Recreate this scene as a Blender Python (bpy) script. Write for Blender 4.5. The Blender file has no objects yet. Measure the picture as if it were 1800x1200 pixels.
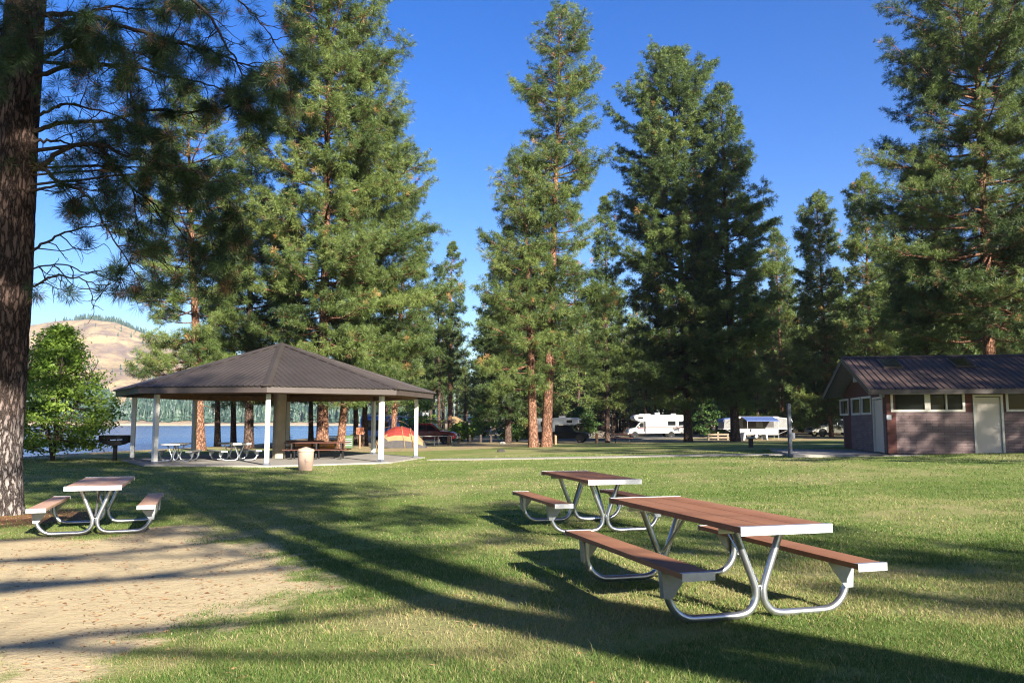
import bpy, math, random
import numpy as np
from mathutils import Vector, Matrix
R = math.radians
random.seed(7)
rng = np.random.default_rng(7)
sc = bpy.context.scene
COL = sc.collection
PI = math.pi

# ------------------------------------------------------------------ camera model
EYE = 1.6
FPX = 1460.0
PITCH = math.atan(142 / FPX)
CP, SP = math.cos(PITCH), math.sin(PITCH)
def ray(px, py):
    u = (600 - py) / FPX
    return np.array([(px - 900) / FPX, CP - u * SP, SP + u * CP])
def at_depth(px, py, Y):            # world point on the sight line at distance Y north of the camera
    d = ray(px, py)
    p = d * (Y / d[1]); p[2] += EYE
    return p

cam_d = bpy.data.cameras.new('camera')
cam = bpy.data.objects.new('camera', cam_d); COL.objects.link(cam)
cam.location = (0, 0, EYE)
cam.rotation_euler = (R(90) + PITCH, 0, 0)
cam_d.sensor_width = 22.2
cam_d.lens = FPX / 1800 * 22.2
cam_d.clip_start = 0.1; cam_d.clip_end = 9000
sc.camera = cam

SUN_EL, SUN_AZ = R(22.0), R(150)    # azimuth from +Y towards +X
SUN = np.array([math.sin(SUN_AZ) * math.cos(SUN_EL), math.cos(SUN_AZ) * math.cos(SUN_EL), math.sin(SUN_EL)])

# ------------------------------------------------------------------ numeric helpers
def sstep(a, b, x):
    t = np.clip((np.asarray(x, float) - a) / (b - a), 0, 1)
    return t * t * (3 - 2 * t)
def _hash(i, j, s):
    n = (i.astype(np.int64) * 374761393 + j.astype(np.int64) * 668265263 + s * 974711) & 0x7fffffff
    n = ((n ^ (n >> 13)) * 1274126177) & 0x7fffffff
    return ((n ^ (n >> 16)) & 0xffff) / 65535.0
def vnoise(x, y, s=0):
    x = np.asarray(x, float); y = np.asarray(y, float)
    i, j = np.floor(x), np.floor(y)
    fx, fy = x - i, y - j
    fx = fx * fx * (3 - 2 * fx); fy = fy * fy * (3 - 2 * fy)
    a = _hash(i, j, s); b = _hash(i + 1, j, s); c = _hash(i, j + 1, s); d = _hash(i + 1, j + 1, s)
    return (a * (1 - fx) + b * fx) * (1 - fy) + (c * (1 - fx) + d * fx) * fy
def fbm(x, y, s=0, o=4):
    v = 0; a = .5; t = 0
    for k in range(o):
        v = v + a * vnoise(np.asarray(x) * 2 ** k, np.asarray(y) * 2 ** k, s + k * 17); t += a; a *= .5
    return v / t

def lip(y):                          # x of the lawn's edge above the lake
    y = np.asarray(y, float)
    return -23.2 - .15 * np.maximum(0, y - 130) + 1.2 * np.sin(y * .11) - .03 * np.maximum(0, 30 - y)
def height(x, y):
    x = np.asarray(x, float); y = np.asarray(y, float)
    zn = np.clip(.026 * x, -.12, .52)
    zf = -.25 + .3 * sstep(8, 36, x) - .05 * sstep(-5, -30, x)
    k = sstep(42, 80, y)
    z = zn * (1 - k) + zf * k
    z = z + .05 * (fbm(x * .12, y * .12, 3, 3) - .5)
    d = lip(y) - x
    z = z - .26 * np.maximum(0, np.minimum(d, 14)) * sstep(-1, 3, d)
    return z
def H(x, y): return float(height(x, y))
def ground_px(px, py, zoff=0.0):     # where a sight line meets the terrain
    d = ray(px, py); t = 3.0
    for _ in range(4000):
        p = d * t
        if p[2] + EYE < H(p[0], p[1]) + zoff: break
        t *= 1.002
    return p[0], p[1]

# ------------------------------------------------------------------ object helpers
def link(name, me, parent=None):
    o = bpy.data.objects.new(name, me); COL.objects.link(o)
    if parent is not None: o.parent = parent
    return o
def tag(o, label=None, cat=None, group=None, kind=None):
    if label: o['label'] = label
    if cat: o['category'] = cat
    if group: o['group'] = group
    if kind: o['kind'] = kind
    return o
def thing(name, label, cat, loc=(0, 0, 0), rz=0, group=None):
    o = bpy.data.objects.new(name, None); COL.objects.link(o)
    o.empty_display_size = .2
    o.location = loc; o.rotation_euler = (0, 0, rz)
    return tag(o, label, cat, group)
def kids(o): return [c for c in bpy.data.objects if c.parent is o]
def dup(root, loc, rz, label, group=None, scale=None):
    r = root.copy(); COL.objects.link(r); r.location = loc; r.rotation_euler = (0, 0, rz)
    if scale: r.scale = scale
    r['label'] = label
    if group: r['group'] = group
    for ch in list(root.children):
        c = ch.copy(); COL.objects.link(c); c.parent = r
        for g in list(ch.children):
            d = g.copy(); COL.objects.link(d); d.parent = c
    return r

def rotz(a): return Matrix.Rotation(a, 4, 'Z')
class MB:
    def __init__(s): s.v = []; s.f = []; s.mi = []
    def add(s, vs, fs, m=0):
        n = len(s.v); s.v += [tuple(map(float, v)) for v in vs]
        s.f += [tuple(n + i for i in f) for f in fs]; s.mi += [m] * len(fs)
    def box(s, x0, x1, y0, y1, z0, z1, M=None, m=0):
        vs = [Vector((x, y, z)) for z in (z0, z1) for (x, y) in ((x0, y0), (x1, y0), (x1, y1), (x0, y1))]
        if M is not None: vs = [M @ v for v in vs]
        s.add(vs, [(3, 2, 1, 0), (4, 5, 6, 7), (0, 1, 5, 4), (1, 2, 6, 5), (2, 3, 7, 6), (3, 0, 4, 7)], m)
    def prism(s, poly, a0, a1, axis='y', M=None, m=0, inset=0.0):
        # poly: list of 2-D points; extruded along axis ('y': points are x,z ; 'z': x,y ; 'x': y,z)
        def P(p, a):
            if axis == 'y': v = Vector((p[0], a, p[1]))
            elif axis == 'z': v = Vector((p[0], p[1], a))
            else: v = Vector((a, p[0], p[1]))
            return M @ v if M is not None else v
        n = len(poly)
        rings = [(poly, a0), (poly, a1)]
        if inset > 0:
            cx = sum(p[0] for p in poly) / n; cy = sum(p[1] for p in poly) / n
            sm = []
            for p in poly:
                dx, dy = p[0] - cx, p[1] - cy; l = math.hypot(dx, dy) or 1
                sm.append((p[0] - dx / l * inset, p[1] - dy / l * inset))
            e = inset * (1 if a1 > a0 else -1)
            rings = [(sm, a0), (poly, a0 + e), (poly, a1 - e), (sm, a1)]
        vs = []
        for po, a in rings: vs += [P(p, a) for p in po]
        fs = []
        for r in range(len(rings) - 1):
            for i in range(n):
                j = (i + 1) % n
                fs.append((r * n + i, r * n + j, (r + 1) * n + j, (r + 1) * n + i))
        fs.append(tuple(range(n - 1, -1, -1))); k = (len(rings) - 1) * n
        fs.append(tuple(k + i for i in range(n)))
        s.add(vs, fs, m)
    def tube(s, pts, r, n=8, cap=True, m=0):
        pts = [Vector(p) for p in pts]
        rs = r if hasattr(r, '__len__') else [r] * len(pts)
        up = None; vs = []; fs = []
        for i, p in enumerate(pts):
            t = (pts[min(i + 1, len(pts) - 1)] - pts[max(i - 1, 0)]).normalized()
            if up is None:
                up = Vector((0, 0, 1)) if abs(t.z) < .9 else Vector((1, 0, 0))
            a = t.cross(up)
            if a.length < 1e-5: a = t.cross(Vector((1, .3, .2)))
            a.normalize(); b = t.cross(a).normalized(); up = -b
            for k in range(n):
                w = 2 * PI * k / n
                vs.append(p + (a * math.cos(w) + b * math.sin(w)) * rs[i])
        for i in range(len(pts) - 1):
            for k in range(n):
                k2 = (k + 1) % n
                fs.append((i * n + k, i * n + k2, (i + 1) * n + k2, (i + 1) * n + k))
        if cap:
            fs.append(tuple(range(n - 1, -1, -1))); q = (len(pts) - 1) * n
            fs.append(tuple(q + i for i in range(n)))
        s.add(vs, fs, m)
    def lathe(s, prof, n=24, c=(0, 0, 0), M=None, m=0, caps=True):
        vs = []; fs = []
        for (r, z) in prof:
            for k in range(n):
                w = 2 * PI * k / n
                v = Vector((r * math.cos(w), r * math.sin(w), z))
                if M is not None: v = M @ v
                vs.append(v + Vector(c))
        for i in range(len(prof) - 1):
            for k in range(n):
                k2 = (k + 1) % n
                fs.append((i * n + k, i * n + k2, (i + 1) * n + k2, (i + 1) * n + k))
        if caps:
            fs.append(tuple(range(n - 1, -1, -1))); q = (len(prof) - 1) * n
            fs.append(tuple(q + i for i in range(n)))
        s.add(vs, fs, m)
    def quad(s, a, b, c, d, m=0): s.add([a, b, c, d], [(0, 1, 2, 3)], m)
    def build(s, name, mats, parent=None, smooth=False, bevel=0):
        me = bpy.data.meshes.new(name)
        me.from_pydata(s.v, [], s.f); me.validate()
        if not isinstance(mats, (list, tuple)): mats = [mats]
        for q in mats: me.materials.append(q)
        if len(mats) > 1: me.polygons.foreach_set('material_index', s.mi)
        if smooth:
            me.polygons.foreach_set('use_smooth', [True] * len(me.polygons))
            try: me.set_sharp_from_angle(angle=R(42))
            except Exception: pass
        me.update()
        o = link(name, me, parent)
        if bevel:
            b = o.modifiers.new('bevel', 'BEVEL'); b.width = bevel; b.segments = 2; b.limit_method = 'ANGLE'; b.angle_limit = R(40)
        return o

def mesh_np(name, V, F, attrs=None, smooth=False):
    """V (n,3) float, F (m,k) int with constant k"""
    me = bpy.data.meshes.new(name)
    V = np.ascontiguousarray(V, dtype=np.float32); F = np.ascontiguousarray(F, dtype=np.int32)
    k = F.shape[1]
    me.vertices.add(len(V)); me.vertices.foreach_set('co', V.ravel())
    me.loops.add(F.size); me.loops.foreach_set('vertex_index', F.ravel())
    me.polygons.add(len(F)); me.polygons.foreach_set('loop_start', np.arange(0, F.size, k, dtype=np.int32))
    me.polygons.foreach_set('use_smooth', np.full(len(F), smooth, dtype=bool))
    for an, (dom, val) in (attrs or {}).items():
        a = me.attributes.new(an, 'FLOAT', dom); a.data.foreach_set('value', np.ascontiguousarray(val, dtype=np.float32))
    me.update(calc_edges=True)
    return me

# ------------------------------------------------------------------ materials
class NT:
    def __init__(s, name):
        s.m = bpy.data.materials.new(name); s.m.use_nodes = True
        s.t = s.m.node_tree; s.t.nodes.clear()
        s.out = s.n('ShaderNodeOutputMaterial')
    def n(s, ty, **k):
        nd = s.t.nodes.new(ty)
        for a, b in k.items(): setattr(nd, a, b)
        return nd
    def l(s, a, b): s.t.links.new(a, b)
    def val(s, sock, v):
        if hasattr(v, 'is_output') or isinstance(v, bpy.types.NodeSocket): s.l(v, sock)
        else: sock.default_value = v
    def coord(s, scale=(1, 1, 1), world=False):
        if world:
            g = s.n('ShaderNodeNewGeometry'); o = g.outputs['Position']
        else:
            g = s.n('ShaderNodeTexCoord'); o = g.outputs['Object']
        mp = s.n('ShaderNodeMapping'); mp.inputs['Scale'].default_value = scale
        s.l(o, mp.inputs['Vector']); return mp.outputs['Vector']
    def noise(s, vec, scale, detail=4, rough=.55, dist=0):
        t = s.n('ShaderNodeTexNoise'); s.l(vec, t.inputs['Vector'])
        t.inputs['Scale'].default_value = scale; t.inputs['Detail'].default_value = detail
        t.inputs['Roughness'].default_value = rough; t.inputs['Distortion'].default_value = dist
        return t.outputs['Fac']
    def voro(s, vec, scale, feature='F1', rnd=1):
        t = s.n('ShaderNodeTexVoronoi', feature=feature); s.l(vec, t.inputs['Vector'])
        t.inputs['Scale'].default_value = scale; t.inputs['Randomness'].default_value = rnd
        return t
    def ramp(s, fac, stops, interp='LINEAR'):
        r = s.n('ShaderNodeValToRGB'); r.color_ramp.interpolation = interp
        els = r.color_ramp.elements
        while len(els) < len(stops): els.new(.5)
        for e, (p, c) in zip(els, stops):
            e.position = p; e.color = (c if hasattr(c, '__len__') else (c, c, c)) + ((1,) if not hasattr(c, '__len__') or len(c) == 3 else ())
        s.l(fac, r.inputs['Fac']); return r.outputs['Color']
    def mix(s, fac, a, b, mode='MIX'):
        x = s.n('ShaderNodeMix', data_type='RGBA', blend_type=mode)
        s.val(x.inputs[0], fac)
        for sock, v in ((x.inputs[6], a), (x.inputs[7], b)):
            if isinstance(v, (tuple, list)): sock.default_value = tuple(v[:3]) + (1,)
            else: s.l(v, sock)
        return x.outputs[2]
    def math(s, op, a, b=0.0, clamp=False):
        x = s.n('ShaderNodeMath', operation=op, use_clamp=clamp); s.val(x.inputs[0], a); s.val(x.inputs[1], b); return x.outputs[0]
    def attr(s, name):
        a = s.n('ShaderNodeAttribute', attribute_name=name); return a.outputs['Fac']
    def bump(s, h, strength=.5, dist=.02):
        b = s.n('ShaderNodeBump'); s.l(h, b.inputs['Height']); b.inputs['Strength'].default_value = strength; b.inputs['Distance'].default_value = dist
        return b.outputs['Normal']
    def princ(s, color, rough=.6, metal=0, normal=None, spec=.5, trans=0, ior=1.45, coat=0):
        p = s.n('ShaderNodeBsdfPrincipled')
        if isinstance(color, (tuple, list)): p.inputs['Base Color'].default_value = tuple(color[:3]) + (1,)
        else: s.l(color, p.inputs['Base Color'])
        s.val(p.inputs['Roughness'], rough); p.inputs['Metallic'].default_value = metal
        p.inputs['Specular IOR Level'].default_value = spec; p.inputs['Transmission Weight'].default_value = trans
        p.inputs['IOR'].default_value = ior; p.inputs['Coat Weight'].default_value = coat
        if normal is not None: s.l(normal, p.inputs['Normal'])
        return p.outputs[0]
    def done(s, sh): s.l(sh, s.out.inputs['Surface']); return s.m

MAT = {}
def m_plain(name, col, rough=.55, metal=0, var=.25, scale=6, spec=.5, bump=0, coat=0):
    t = NT(name); v = t.coord()
    f = t.noise(v, scale, 5)
    lo = tuple(c * (1 - var) for c in col); hi = tuple(min(1, c * (1 + var)) for c in col)
    c = t.ramp(f, [(.25, lo), (.75, hi)])
    nm = t.bump(t.noise(v, scale * 8, 4), bump, .01) if bump else None
    rr = t.math('MULTIPLY_ADD', t.noise(v, scale * 2, 3), .2); t.t.nodes[-1].inputs[2].default_value = rough - .1
    MAT[name] = t.done(t.princ(c, rough, metal, nm, spec, coat=coat)); return MAT[name]

def m_bark(name, plate, plate2, furrow, sc_=1.0, bump=.9):
    t = NT(name); v = t.coord((1, 1, .26))
    w = t.noise(t.coord((1, 1, .5)), 2.6 * sc_, 5, .6)
    vd = t.n('ShaderNodeVectorMath', operation='ADD'); sv = t.n('ShaderNodeVectorMath', operation='SCALE')
    cn = t.n('ShaderNodeTexNoise'); cn.inputs['Scale'].default_value = 7 * sc_; cn.inputs['Detail'].default_value = 5; cn.inputs['Roughness'].default_value = .7; t.l(v, cn.inputs['Vector'])
    t.l(cn.outputs['Color'], sv.inputs[0]); sv.inputs['Scale'].default_value = .22 / sc_
    t.l(v, vd.inputs[0]); t.l(sv.outputs[0], vd.inputs[1])
    e = t.voro(vd.outputs[0], 13 * sc_, 'DISTANCE_TO_EDGE').outputs['Distance']
    fine = t.noise(t.coord((1, 1, .22)), 34 * sc_, 5, .7)
    mid = t.noise(t.coord((1, 1, .30)), 11 * sc_, 5, .7, .8)
    ee = t.math('ADD', e, t.math('MULTIPLY', t.math('SUBTRACT', mid, .5), .22))
    edge = t.ramp(ee, [(.0, 0.0), (.05, .25), (.20, 1.0)])
    cell = t.voro(vd.outputs[0], 13 * sc_, 'F1').outputs['Color']
    c = t.mix(w, plate, plate2)
    sepc = t.n('ShaderNodeSeparateColor'); t.l(cell, sepc.inputs[0])
    c = t.mix(t.math('MULTIPLY', sepc.outputs[0], .4), c, tuple(p * .5 for p in plate))
    c = t.mix(t.math('MULTIPLY', fine, .5), c, tuple(min(1, p * 1.5) for p in plate2))
    c = t.mix(t.ramp(fine, [(.55, 0), (.8, .5)]), c, furrow)
    if name == 'bark_near':          # sunlit patch at the foot, painted into the bark as paler grey
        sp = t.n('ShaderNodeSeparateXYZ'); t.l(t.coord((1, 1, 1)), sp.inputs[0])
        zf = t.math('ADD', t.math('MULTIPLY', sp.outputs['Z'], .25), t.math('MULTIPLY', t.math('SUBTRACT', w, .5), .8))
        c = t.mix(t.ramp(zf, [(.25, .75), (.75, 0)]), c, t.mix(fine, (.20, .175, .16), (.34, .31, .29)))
    c = t.mix(edge, furrow, c)
    h = t.math('ADD', edge, t.math('MULTIPLY', fine, .5))
    MAT[name] = t.done(t.princ(c, .95, 0, t.bump(h, bump, .045), .12)); return MAT[name]
m_bark('bark_orange', (.27, .115, .06), (.34, .19, .125), (.055, .028, .02))
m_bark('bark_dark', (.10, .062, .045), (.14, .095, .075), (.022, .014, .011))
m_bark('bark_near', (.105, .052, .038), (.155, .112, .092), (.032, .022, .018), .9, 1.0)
m_plain('twig', (.055, .04, .032), .9, var=.4, scale=9, spec=.1)
m_plain('twig_grey', (.20, .165, .14), .9, var=.4, scale=9, spec=.1)

def m_leaf(name, stops, trans=.3, rough=.45, tcol=1.4, spec=.3):
    t = NT(name); a = t.attr('tint')
    c = t.ramp(a, stops)
    p = t.princ(c, rough, 0, None, spec)
    tr = t.n('ShaderNodeBsdfTranslucent')
    g = t.mix(1.0, c, (tcol, tcol * 1.05, tcol * .55), 'MULTIPLY'); t.l(g, tr.inputs['Color'])
    ms = t.n('ShaderNodeMixShader'); ms.inputs[0].default_value = trans
    t.l(p, ms.inputs[1]); t.l(tr.outputs[0], ms.inputs[2])
    MAT[name] = t.done(ms.outputs[0]); return MAT[name]
# tint 0..0.9 greens ; 0.93+ dead needles
m_leaf('needles', [(0, (.034, .058, .016)), (.45, (.080, .118, .030)), (.86, (.150, .190, .048)), (.90, (.155, .19, .05)), (.93, (.30, .16, .06)), (1, (.36, .20, .075))], .16)
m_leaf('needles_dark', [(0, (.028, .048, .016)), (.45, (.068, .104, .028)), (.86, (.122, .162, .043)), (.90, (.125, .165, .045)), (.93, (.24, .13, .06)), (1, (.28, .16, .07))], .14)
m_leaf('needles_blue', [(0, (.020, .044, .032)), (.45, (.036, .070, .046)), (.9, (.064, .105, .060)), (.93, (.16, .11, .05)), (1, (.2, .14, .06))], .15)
m_leaf('needles_near', [(0, (.018, .034, .016)), (.45, (.040, .070, .025)), (.9, (.080, .120, .040)), (.93, (.26, .14, .07)), (1, (.33, .19, .10))], .12)
m_leaf('leaves', [(0, (.075, .135, .020)), (.5, (.150, .235, .034)), (.9, (.26, .34, .06)), (1, (.36, .38, .10))], .38, .4)
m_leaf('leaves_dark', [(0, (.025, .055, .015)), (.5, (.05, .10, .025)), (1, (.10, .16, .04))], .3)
m_leaf('blade', [(0, (.054, .098, .020)), (.4, (.105, .172, .037)), (.7, (.176, .216, .060)), (.85, (.31, .262, .125)), (1, (.43, .35, .20))], .3, .55, 1.3, .2)

# ------------------------------------------------------------------ world and sun
w = bpy.data.worlds.new('World'); sc.world = w; w.use_nodes = True
wt = w.node_tree; wt.nodes.clear()
sky = wt.nodes.new('ShaderNodeTexSky'); sky.sky_type = 'NISHITA'; sky.sun_disc = False
sky.sun_elevation = SUN_EL; sky.sun_rotation = SUN_AZ; sky.altitude = 600
sky.air_density = 1.0; sky.dust_density = .6; sky.ozone_density = 2.2
hs = wt.nodes.new('ShaderNodeHueSaturation'); hs.inputs['Saturation'].default_value = 1.45; hs.inputs['Hue'].default_value = .521
bg = wt.nodes.new('ShaderNodeBackground'); bg.inputs['Strength'].default_value = .058
wo = wt.nodes.new('ShaderNodeOutputWorld')
wt.links.new(sky.outputs[0], hs.inputs['Color']); wt.links.new(hs.outputs[0], bg.inputs[0]); wt.links.new(bg.outputs[0], wo.inputs[0])
sd = bpy.data.lights.new('sun', 'SUN'); sd.energy = 5.0; sd.angle = R(.53); sd.color = (1, .93, .82)
so = bpy.data.objects.new('sun', sd); COL.objects.link(so)
so.rotation_euler = Vector((-SUN[0], -SUN[1], -SUN[2])).to_track_quat('-Z', 'Y').to_euler()
sc.view_settings.view_transform = 'Standard'; sc.view_settings.look = 'None'
sc.view_settings.exposure = 1.92; sc.view_settings.gamma = 1
sc.cycles.use_denoising = True
try:
    sc.cycles.denoiser = 'OPENIMAGEDENOISE'
    sc.cycles.denoising_input_passes = 'RGB_ALBEDO_NORMAL'
    sc.cycles.denoising_prefilter = 'NONE'
except Exception: pass
sc.cycles.filter_width = 1.15
sc.cycles.max_bounces = 6; sc.cycles.diffuse_bounces = 2; sc.cycles.glossy_bounces = 3
sc.cycles.transmission_bounces = 4; sc.cycles.transparent_max_bounces = 4
sc.cycles.sample_clamp_indirect = 4
sc.cycles.use_adaptive_sampling = True
# ------------------------------------------------------------------ terrain zones
def polydist(x, y, P):               # signed distance to polygon, positive inside
    x = np.asarray(x, float); y = np.asarray(y, float)
    ins = np.zeros(x.shape, bool); dm = np.full(x.shape, 1e9)
    n = len(P)
    for i in range(n):
        (x0, y0), (x1, y1) = P[i], P[(i + 1) % n]
        c = (y0 > y) != (y1 > y)
        with np.errstate(divide='ignore', invalid='ignore'):
            xi = (x1 - x0) * (y - y0) / ((y1 - y0) if y1 != y0 else 1e-9) + x0
        ins ^= c & (x < xi)
        dx, dy = x1 - x0, y1 - y0; L = dx * dx + dy * dy + 1e-12
        t = np.clip(((x - x0) * dx + (y - y0) * dy) / L, 0, 1)
        dm = np.minimum(dm, np.hypot(x - x0 - t * dx, y - y0 - t * dy))
    return np.where(ins, dm, -dm)
SAND_PX = [(-200, 950), (60, 942), (170, 940), (300, 918), (420, 930), (555, 992), (605, 1030), (500, 1062), (400, 1082), (280, 1105), (190, 1140), (90, 1180), (-40, 1196), (-300, 1200)]
SAND = [ground_px(*p) for p in SAND_PX]
T1X, T1Y = -9.95, 16.0
def yb(x): return np.interp(x, [-30, -14, -9, -6.8, -1.5, 0, 3, 8, 40], [57, 55, 47.5, 50, 54, 60, 66, 73, 74])
def z_sand(x, y):
    d = polydist(x, y, SAND)
    n = fbm(np.asarray(x) * 1.3, np.asarray(y) * 1.3, 5, 4) - .5
    n2 = fbm(np.asarray(x) * 4.5, np.asarray(y) * 4.5, 6, 3) - .5
    a = sstep(-.75, .75, d - .15 + n * 2.6 + n2 * 1.3)
    # thin worn strip running from the patch under the left table and on across the lawn
    b = .5 * sstep(.5, -.35, np.abs(np.asarray(y) - 13.4 - .18 * (np.asarray(x) + 4) - n * 2.4)) * sstep(-7.5, -5.2, x) * sstep(-.5, -3.2, x)
    return np.maximum(a, b)
def z_litter(x, y):
    r = np.hypot(np.asarray(x) - T1X - .5, (np.asarray(y) - T1Y + .6) * 1.25)
    return sstep(2.7, 1.2, r + 1.2 * (fbm(np.asarray(x) * 1.5, np.asarray(y) * 1.5, 9, 3) - .5))
def z_camp(x, y):
    n = (fbm(np.asarray(x) * .35, np.asarray(y) * .35, 12, 4) - .5) * 7
    a = sstep(-1.2, 1.2, np.asarray(y) - yb(x) + n * .5)
    b = sstep(1.5, -.5, np.asarray(x) - lip(y) - 1.2 + n * .3)
    return np.maximum(a, b)
def z_dry(x, y):                     # patches of straw-coloured turf
    return sstep(.46, .68, fbm(np.asarray(x) * .42 + 3, np.asarray(y) * .42, 21, 4)) * .8 + .2 * sstep(.4, .7, fbm(np.asarray(x) * 2.1, np.asarray(y) * 2.1, 22, 3))

def axis(parts):
    out = []
    for a, b, st in parts: out += list(np.arange(a, b, st))
    return np.array(out + [parts[-1][1]])
gx = axis([(-3000, -400, 200), (-400, -120, 35), (-120, -40, 5), (-40, -26, 1), (-26, -12, .5), (-12, 12, .16), (12, 30, .6), (30, 120, 5), (120, 400, 35), (400, 3000, 200)])
gy = axis([(-3000, -60, 420), (-60, 0, 4), (0, 3.5, .5), (3.5, 18, .16), (18, 45, .5), (45, 130, 2), (130, 420, 15), (420, 1000, 60), (1000, 5000, 500)])
GX, GY = np.meshgrid(gx, gy)
GZ = height(GX, GY)
GZ = GZ + .012 * (fbm(GX * 3, GY * 3, 31, 3) - .5) * (GY < 40)
nx, ny = len(gx), len(gy)
V = np.stack([GX.ravel(), GY.ravel(), GZ.ravel()], 1)
ii = np.arange(nx * ny).reshape(ny, nx)
F = np.stack([ii[:-1, :-1].ravel(), ii[:-1, 1:].ravel(), ii[1:, 1:].ravel(), ii[1:, :-1].ravel()], 1)
fx, fy = GX.ravel(), GY.ravel()
me = mesh_np('ground', V, F, {'sand': ('POINT', z_sand(fx, fy)), 'litter': ('POINT', z_litter(fx, fy)), 'camp': ('POINT', z_camp(fx, fy)), 'dry': ('POINT', z_dry(fx, fy))}, True)
ground = link('ground', me); tag(ground, kind='structure')
t = NT('ground'); v = t.coord((1, 1, 1))
n1 = t.noise(v, 14, 6, .65); n2 = t.noise(v, 1.1, 5, .6); n3 = t.noise(v, 60, 4, .7); n4 = t.noise(v, .22, 4)
grass = t.mix(n1, (.075, .115, .025), (.18, .22, .055))
grass = t.mix(t.ramp(n4, [(.35, 0), (.7, .5)]), grass, (.24, .27, .07))
straw = t.mix(n1, (.24, .19, .085), (.44, .36, .19))
dry = t.math('ADD', t.attr('dry'), t.ramp(n2, [(.5, 0), (.8, .45)]))
grass = t.mix(t.math('MULTIPLY', dry, .55, True), grass, straw)
grass = t.mix(t.ramp(n3, [(.52, 0), (.78, .55)]), grass, (.06, .045, .022))
sand = t.mix(t.noise(v, 3, 6, .7), (.37, .285, .155), (.60, .48, .285))
sand = t.mix(t.ramp(n3, [(.52, 0), (.84, .5)]), sand, (.17, .10, .055))
sand = t.mix(t.ramp(t.noise(t.coord((2.2, 7, 1)), 3.5, 5, .7), [(.58, 0), (.72, .65)]), sand, (.22, .13, .075))
lit = t.mix(n1, (.10, .05, .025), (.30, .155, .075))
camp = t.mix(n2, (.20, .135, .080), (.42, .31, .18))
camp = t.mix(t.ramp(t.noise(v, .5, 5, .6), [(.45, 0), (.62, 1)]), camp, (.30, .27, .11))
camp = t.mix(t.ramp(n3, [(.5, 0), (.8, .5)]), camp, (.09, .06, .035))
br = t.math('MULTIPLY_ADD', t.math('SUBTRACT', n1, .5), .9); 
def zone(a): return t.ramp(t.math('ADD', t.attr(a), t.math('MULTIPLY', t.math('SUBTRACT', n1, .5), .8)), [(.22, 0), (.78, 1)])
c = t.mix(zone('camp'), grass, camp)
c = t.mix(zone('litter'), c, lit)
c = t.mix(zone('sand'), c, sand)
hgt = t.math('ADD', n1, t.math('MULTIPLY', n3, .6))
hgt = t.math('ADD', hgt, t.math('MULTIPLY', t.noise(t.coord((1, 1.4, 1)), 5.5, 4, .6), .55))
ground.data.materials.append(t.done(t.princ(c, .95, 0, t.bump(hgt, .7, .04), .15)))

# ------------------------------------------------------------------ lake
mb = MB(); mb.quad((-4000, -300, -1.5), (200, -300, -1.5), (200, 6000, -1.5), (-4000, 6000, -1.5))
t = NT('water'); v = t.coord((1, 1, 1), True)
wv = t.n('ShaderNodeTexNoise'); wv.inputs['Scale'].default_value = .55; wv.inputs['Detail'].default_value = 5; wv.inputs['Roughness'].default_value = .6
t.l(t.coord((.6, 1.6, 1), True), wv.inputs['Vector'])
big = t.noise(t.coord((.004, .03, 1), True), 1, 3)
fr = t.math('MULTIPLY_ADD', big, .25); t.t.nodes[-1].inputs[2].default_value = .10
lake = mb.build('water', t.done(t.princ((.010, .045, .115), fr, 0, t.bump(wv.outputs['Fac'], .5, .25), .5, ior=1.33)))
tag(lake, kind='structure')

# ------------------------------------------------------------------ far shore: hills, forest belt
SKY_PX = np.array([(-400, 610), (-100, 596), (0, 583), (60, 577), (100, 572), (150, 569), (200, 575), (235, 588), (300, 612), (400, 645), (500, 662), (560, 684), (650, 706), (800, 724), (1000, 735), (1400, 740)], float)
HY0, HY1 = 752.0, 1650.0
def hill_z(px, Y):
    sk = np.interp(px, SKY_PX[:, 0], SKY_PX[:, 1])
    top = (742 - sk) / FPX * HY1 + 2
    X = (px - 900) / FPX * Y
    k = np.clip((Y - HY0) / (HY1 - HY0), 0, 1)
    prof = .30 * sstep(0, .34, k) + .70 * sstep(.22, 1.0, k)
    prof = prof + .06 * k * (1 - k) * 4
    nz = (1 - sstep(.55, .85, k)) * (np.abs(fbm(X / 150 + k * .9, Y / 420, 41, 4) - .5) * 2)
    z = top * prof * (1 - .52 * (1 - k) * k * 4 * nz) + (fbm(X / 45, Y / 45, 43, 3) - .5) * 10 * np.minimum(1, k * 6) * (1 - k * .7)
    back = sstep(HY1, HY1 + 700, Y)
    z = z * (1 - .5 * back)
    z = z - 2.3 + 2.0 * sstep(0, .012, k)
    return z
hp = np.linspace(-420, 1400, 300); hyv = np.concatenate([HY0 + (HY1 - HY0) * np.linspace(0, 1, 130) ** 1.5, np.linspace(HY1 + 60, HY1 + 800, 8)])
HP, HYV = np.meshgrid(hp, hyv)
HX = (HP - 900) / FPX * HYV; HZ = hill_z(HP, HYV)
ii = np.arange(HP.size).reshape(HP.shape)
F = np.stack([ii[:-1, :-1].ravel(), ii[:-1, 1:].ravel(), ii[1:, 1:].ravel(), ii[1:, :-1].ravel()], 1)
hill = link('hill', mesh_np('hill', np.stack([HX.ravel(), HYV.ravel(), HZ.ravel()], 1), F, None, True)); tag(hill, kind='structure')
t = NT('hill'); v = t.coord((1, 1, 1), True)
a = t.noise(t.coord((.012, .006, .02), True), 1, 6, .6, .6); b = t.noise(v, .03, 5, .65); c0 = t.noise(v, .15, 4, .7)
c = t.mix(t.ramp(a, [(.40, 0), (.58, 1)]), (.40, .295, .15), (.185, .135, .105))
c = t.mix(t.ramp(b, [(.52, 0), (.66, .7)]), c, (.42, .33, .18))
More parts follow.
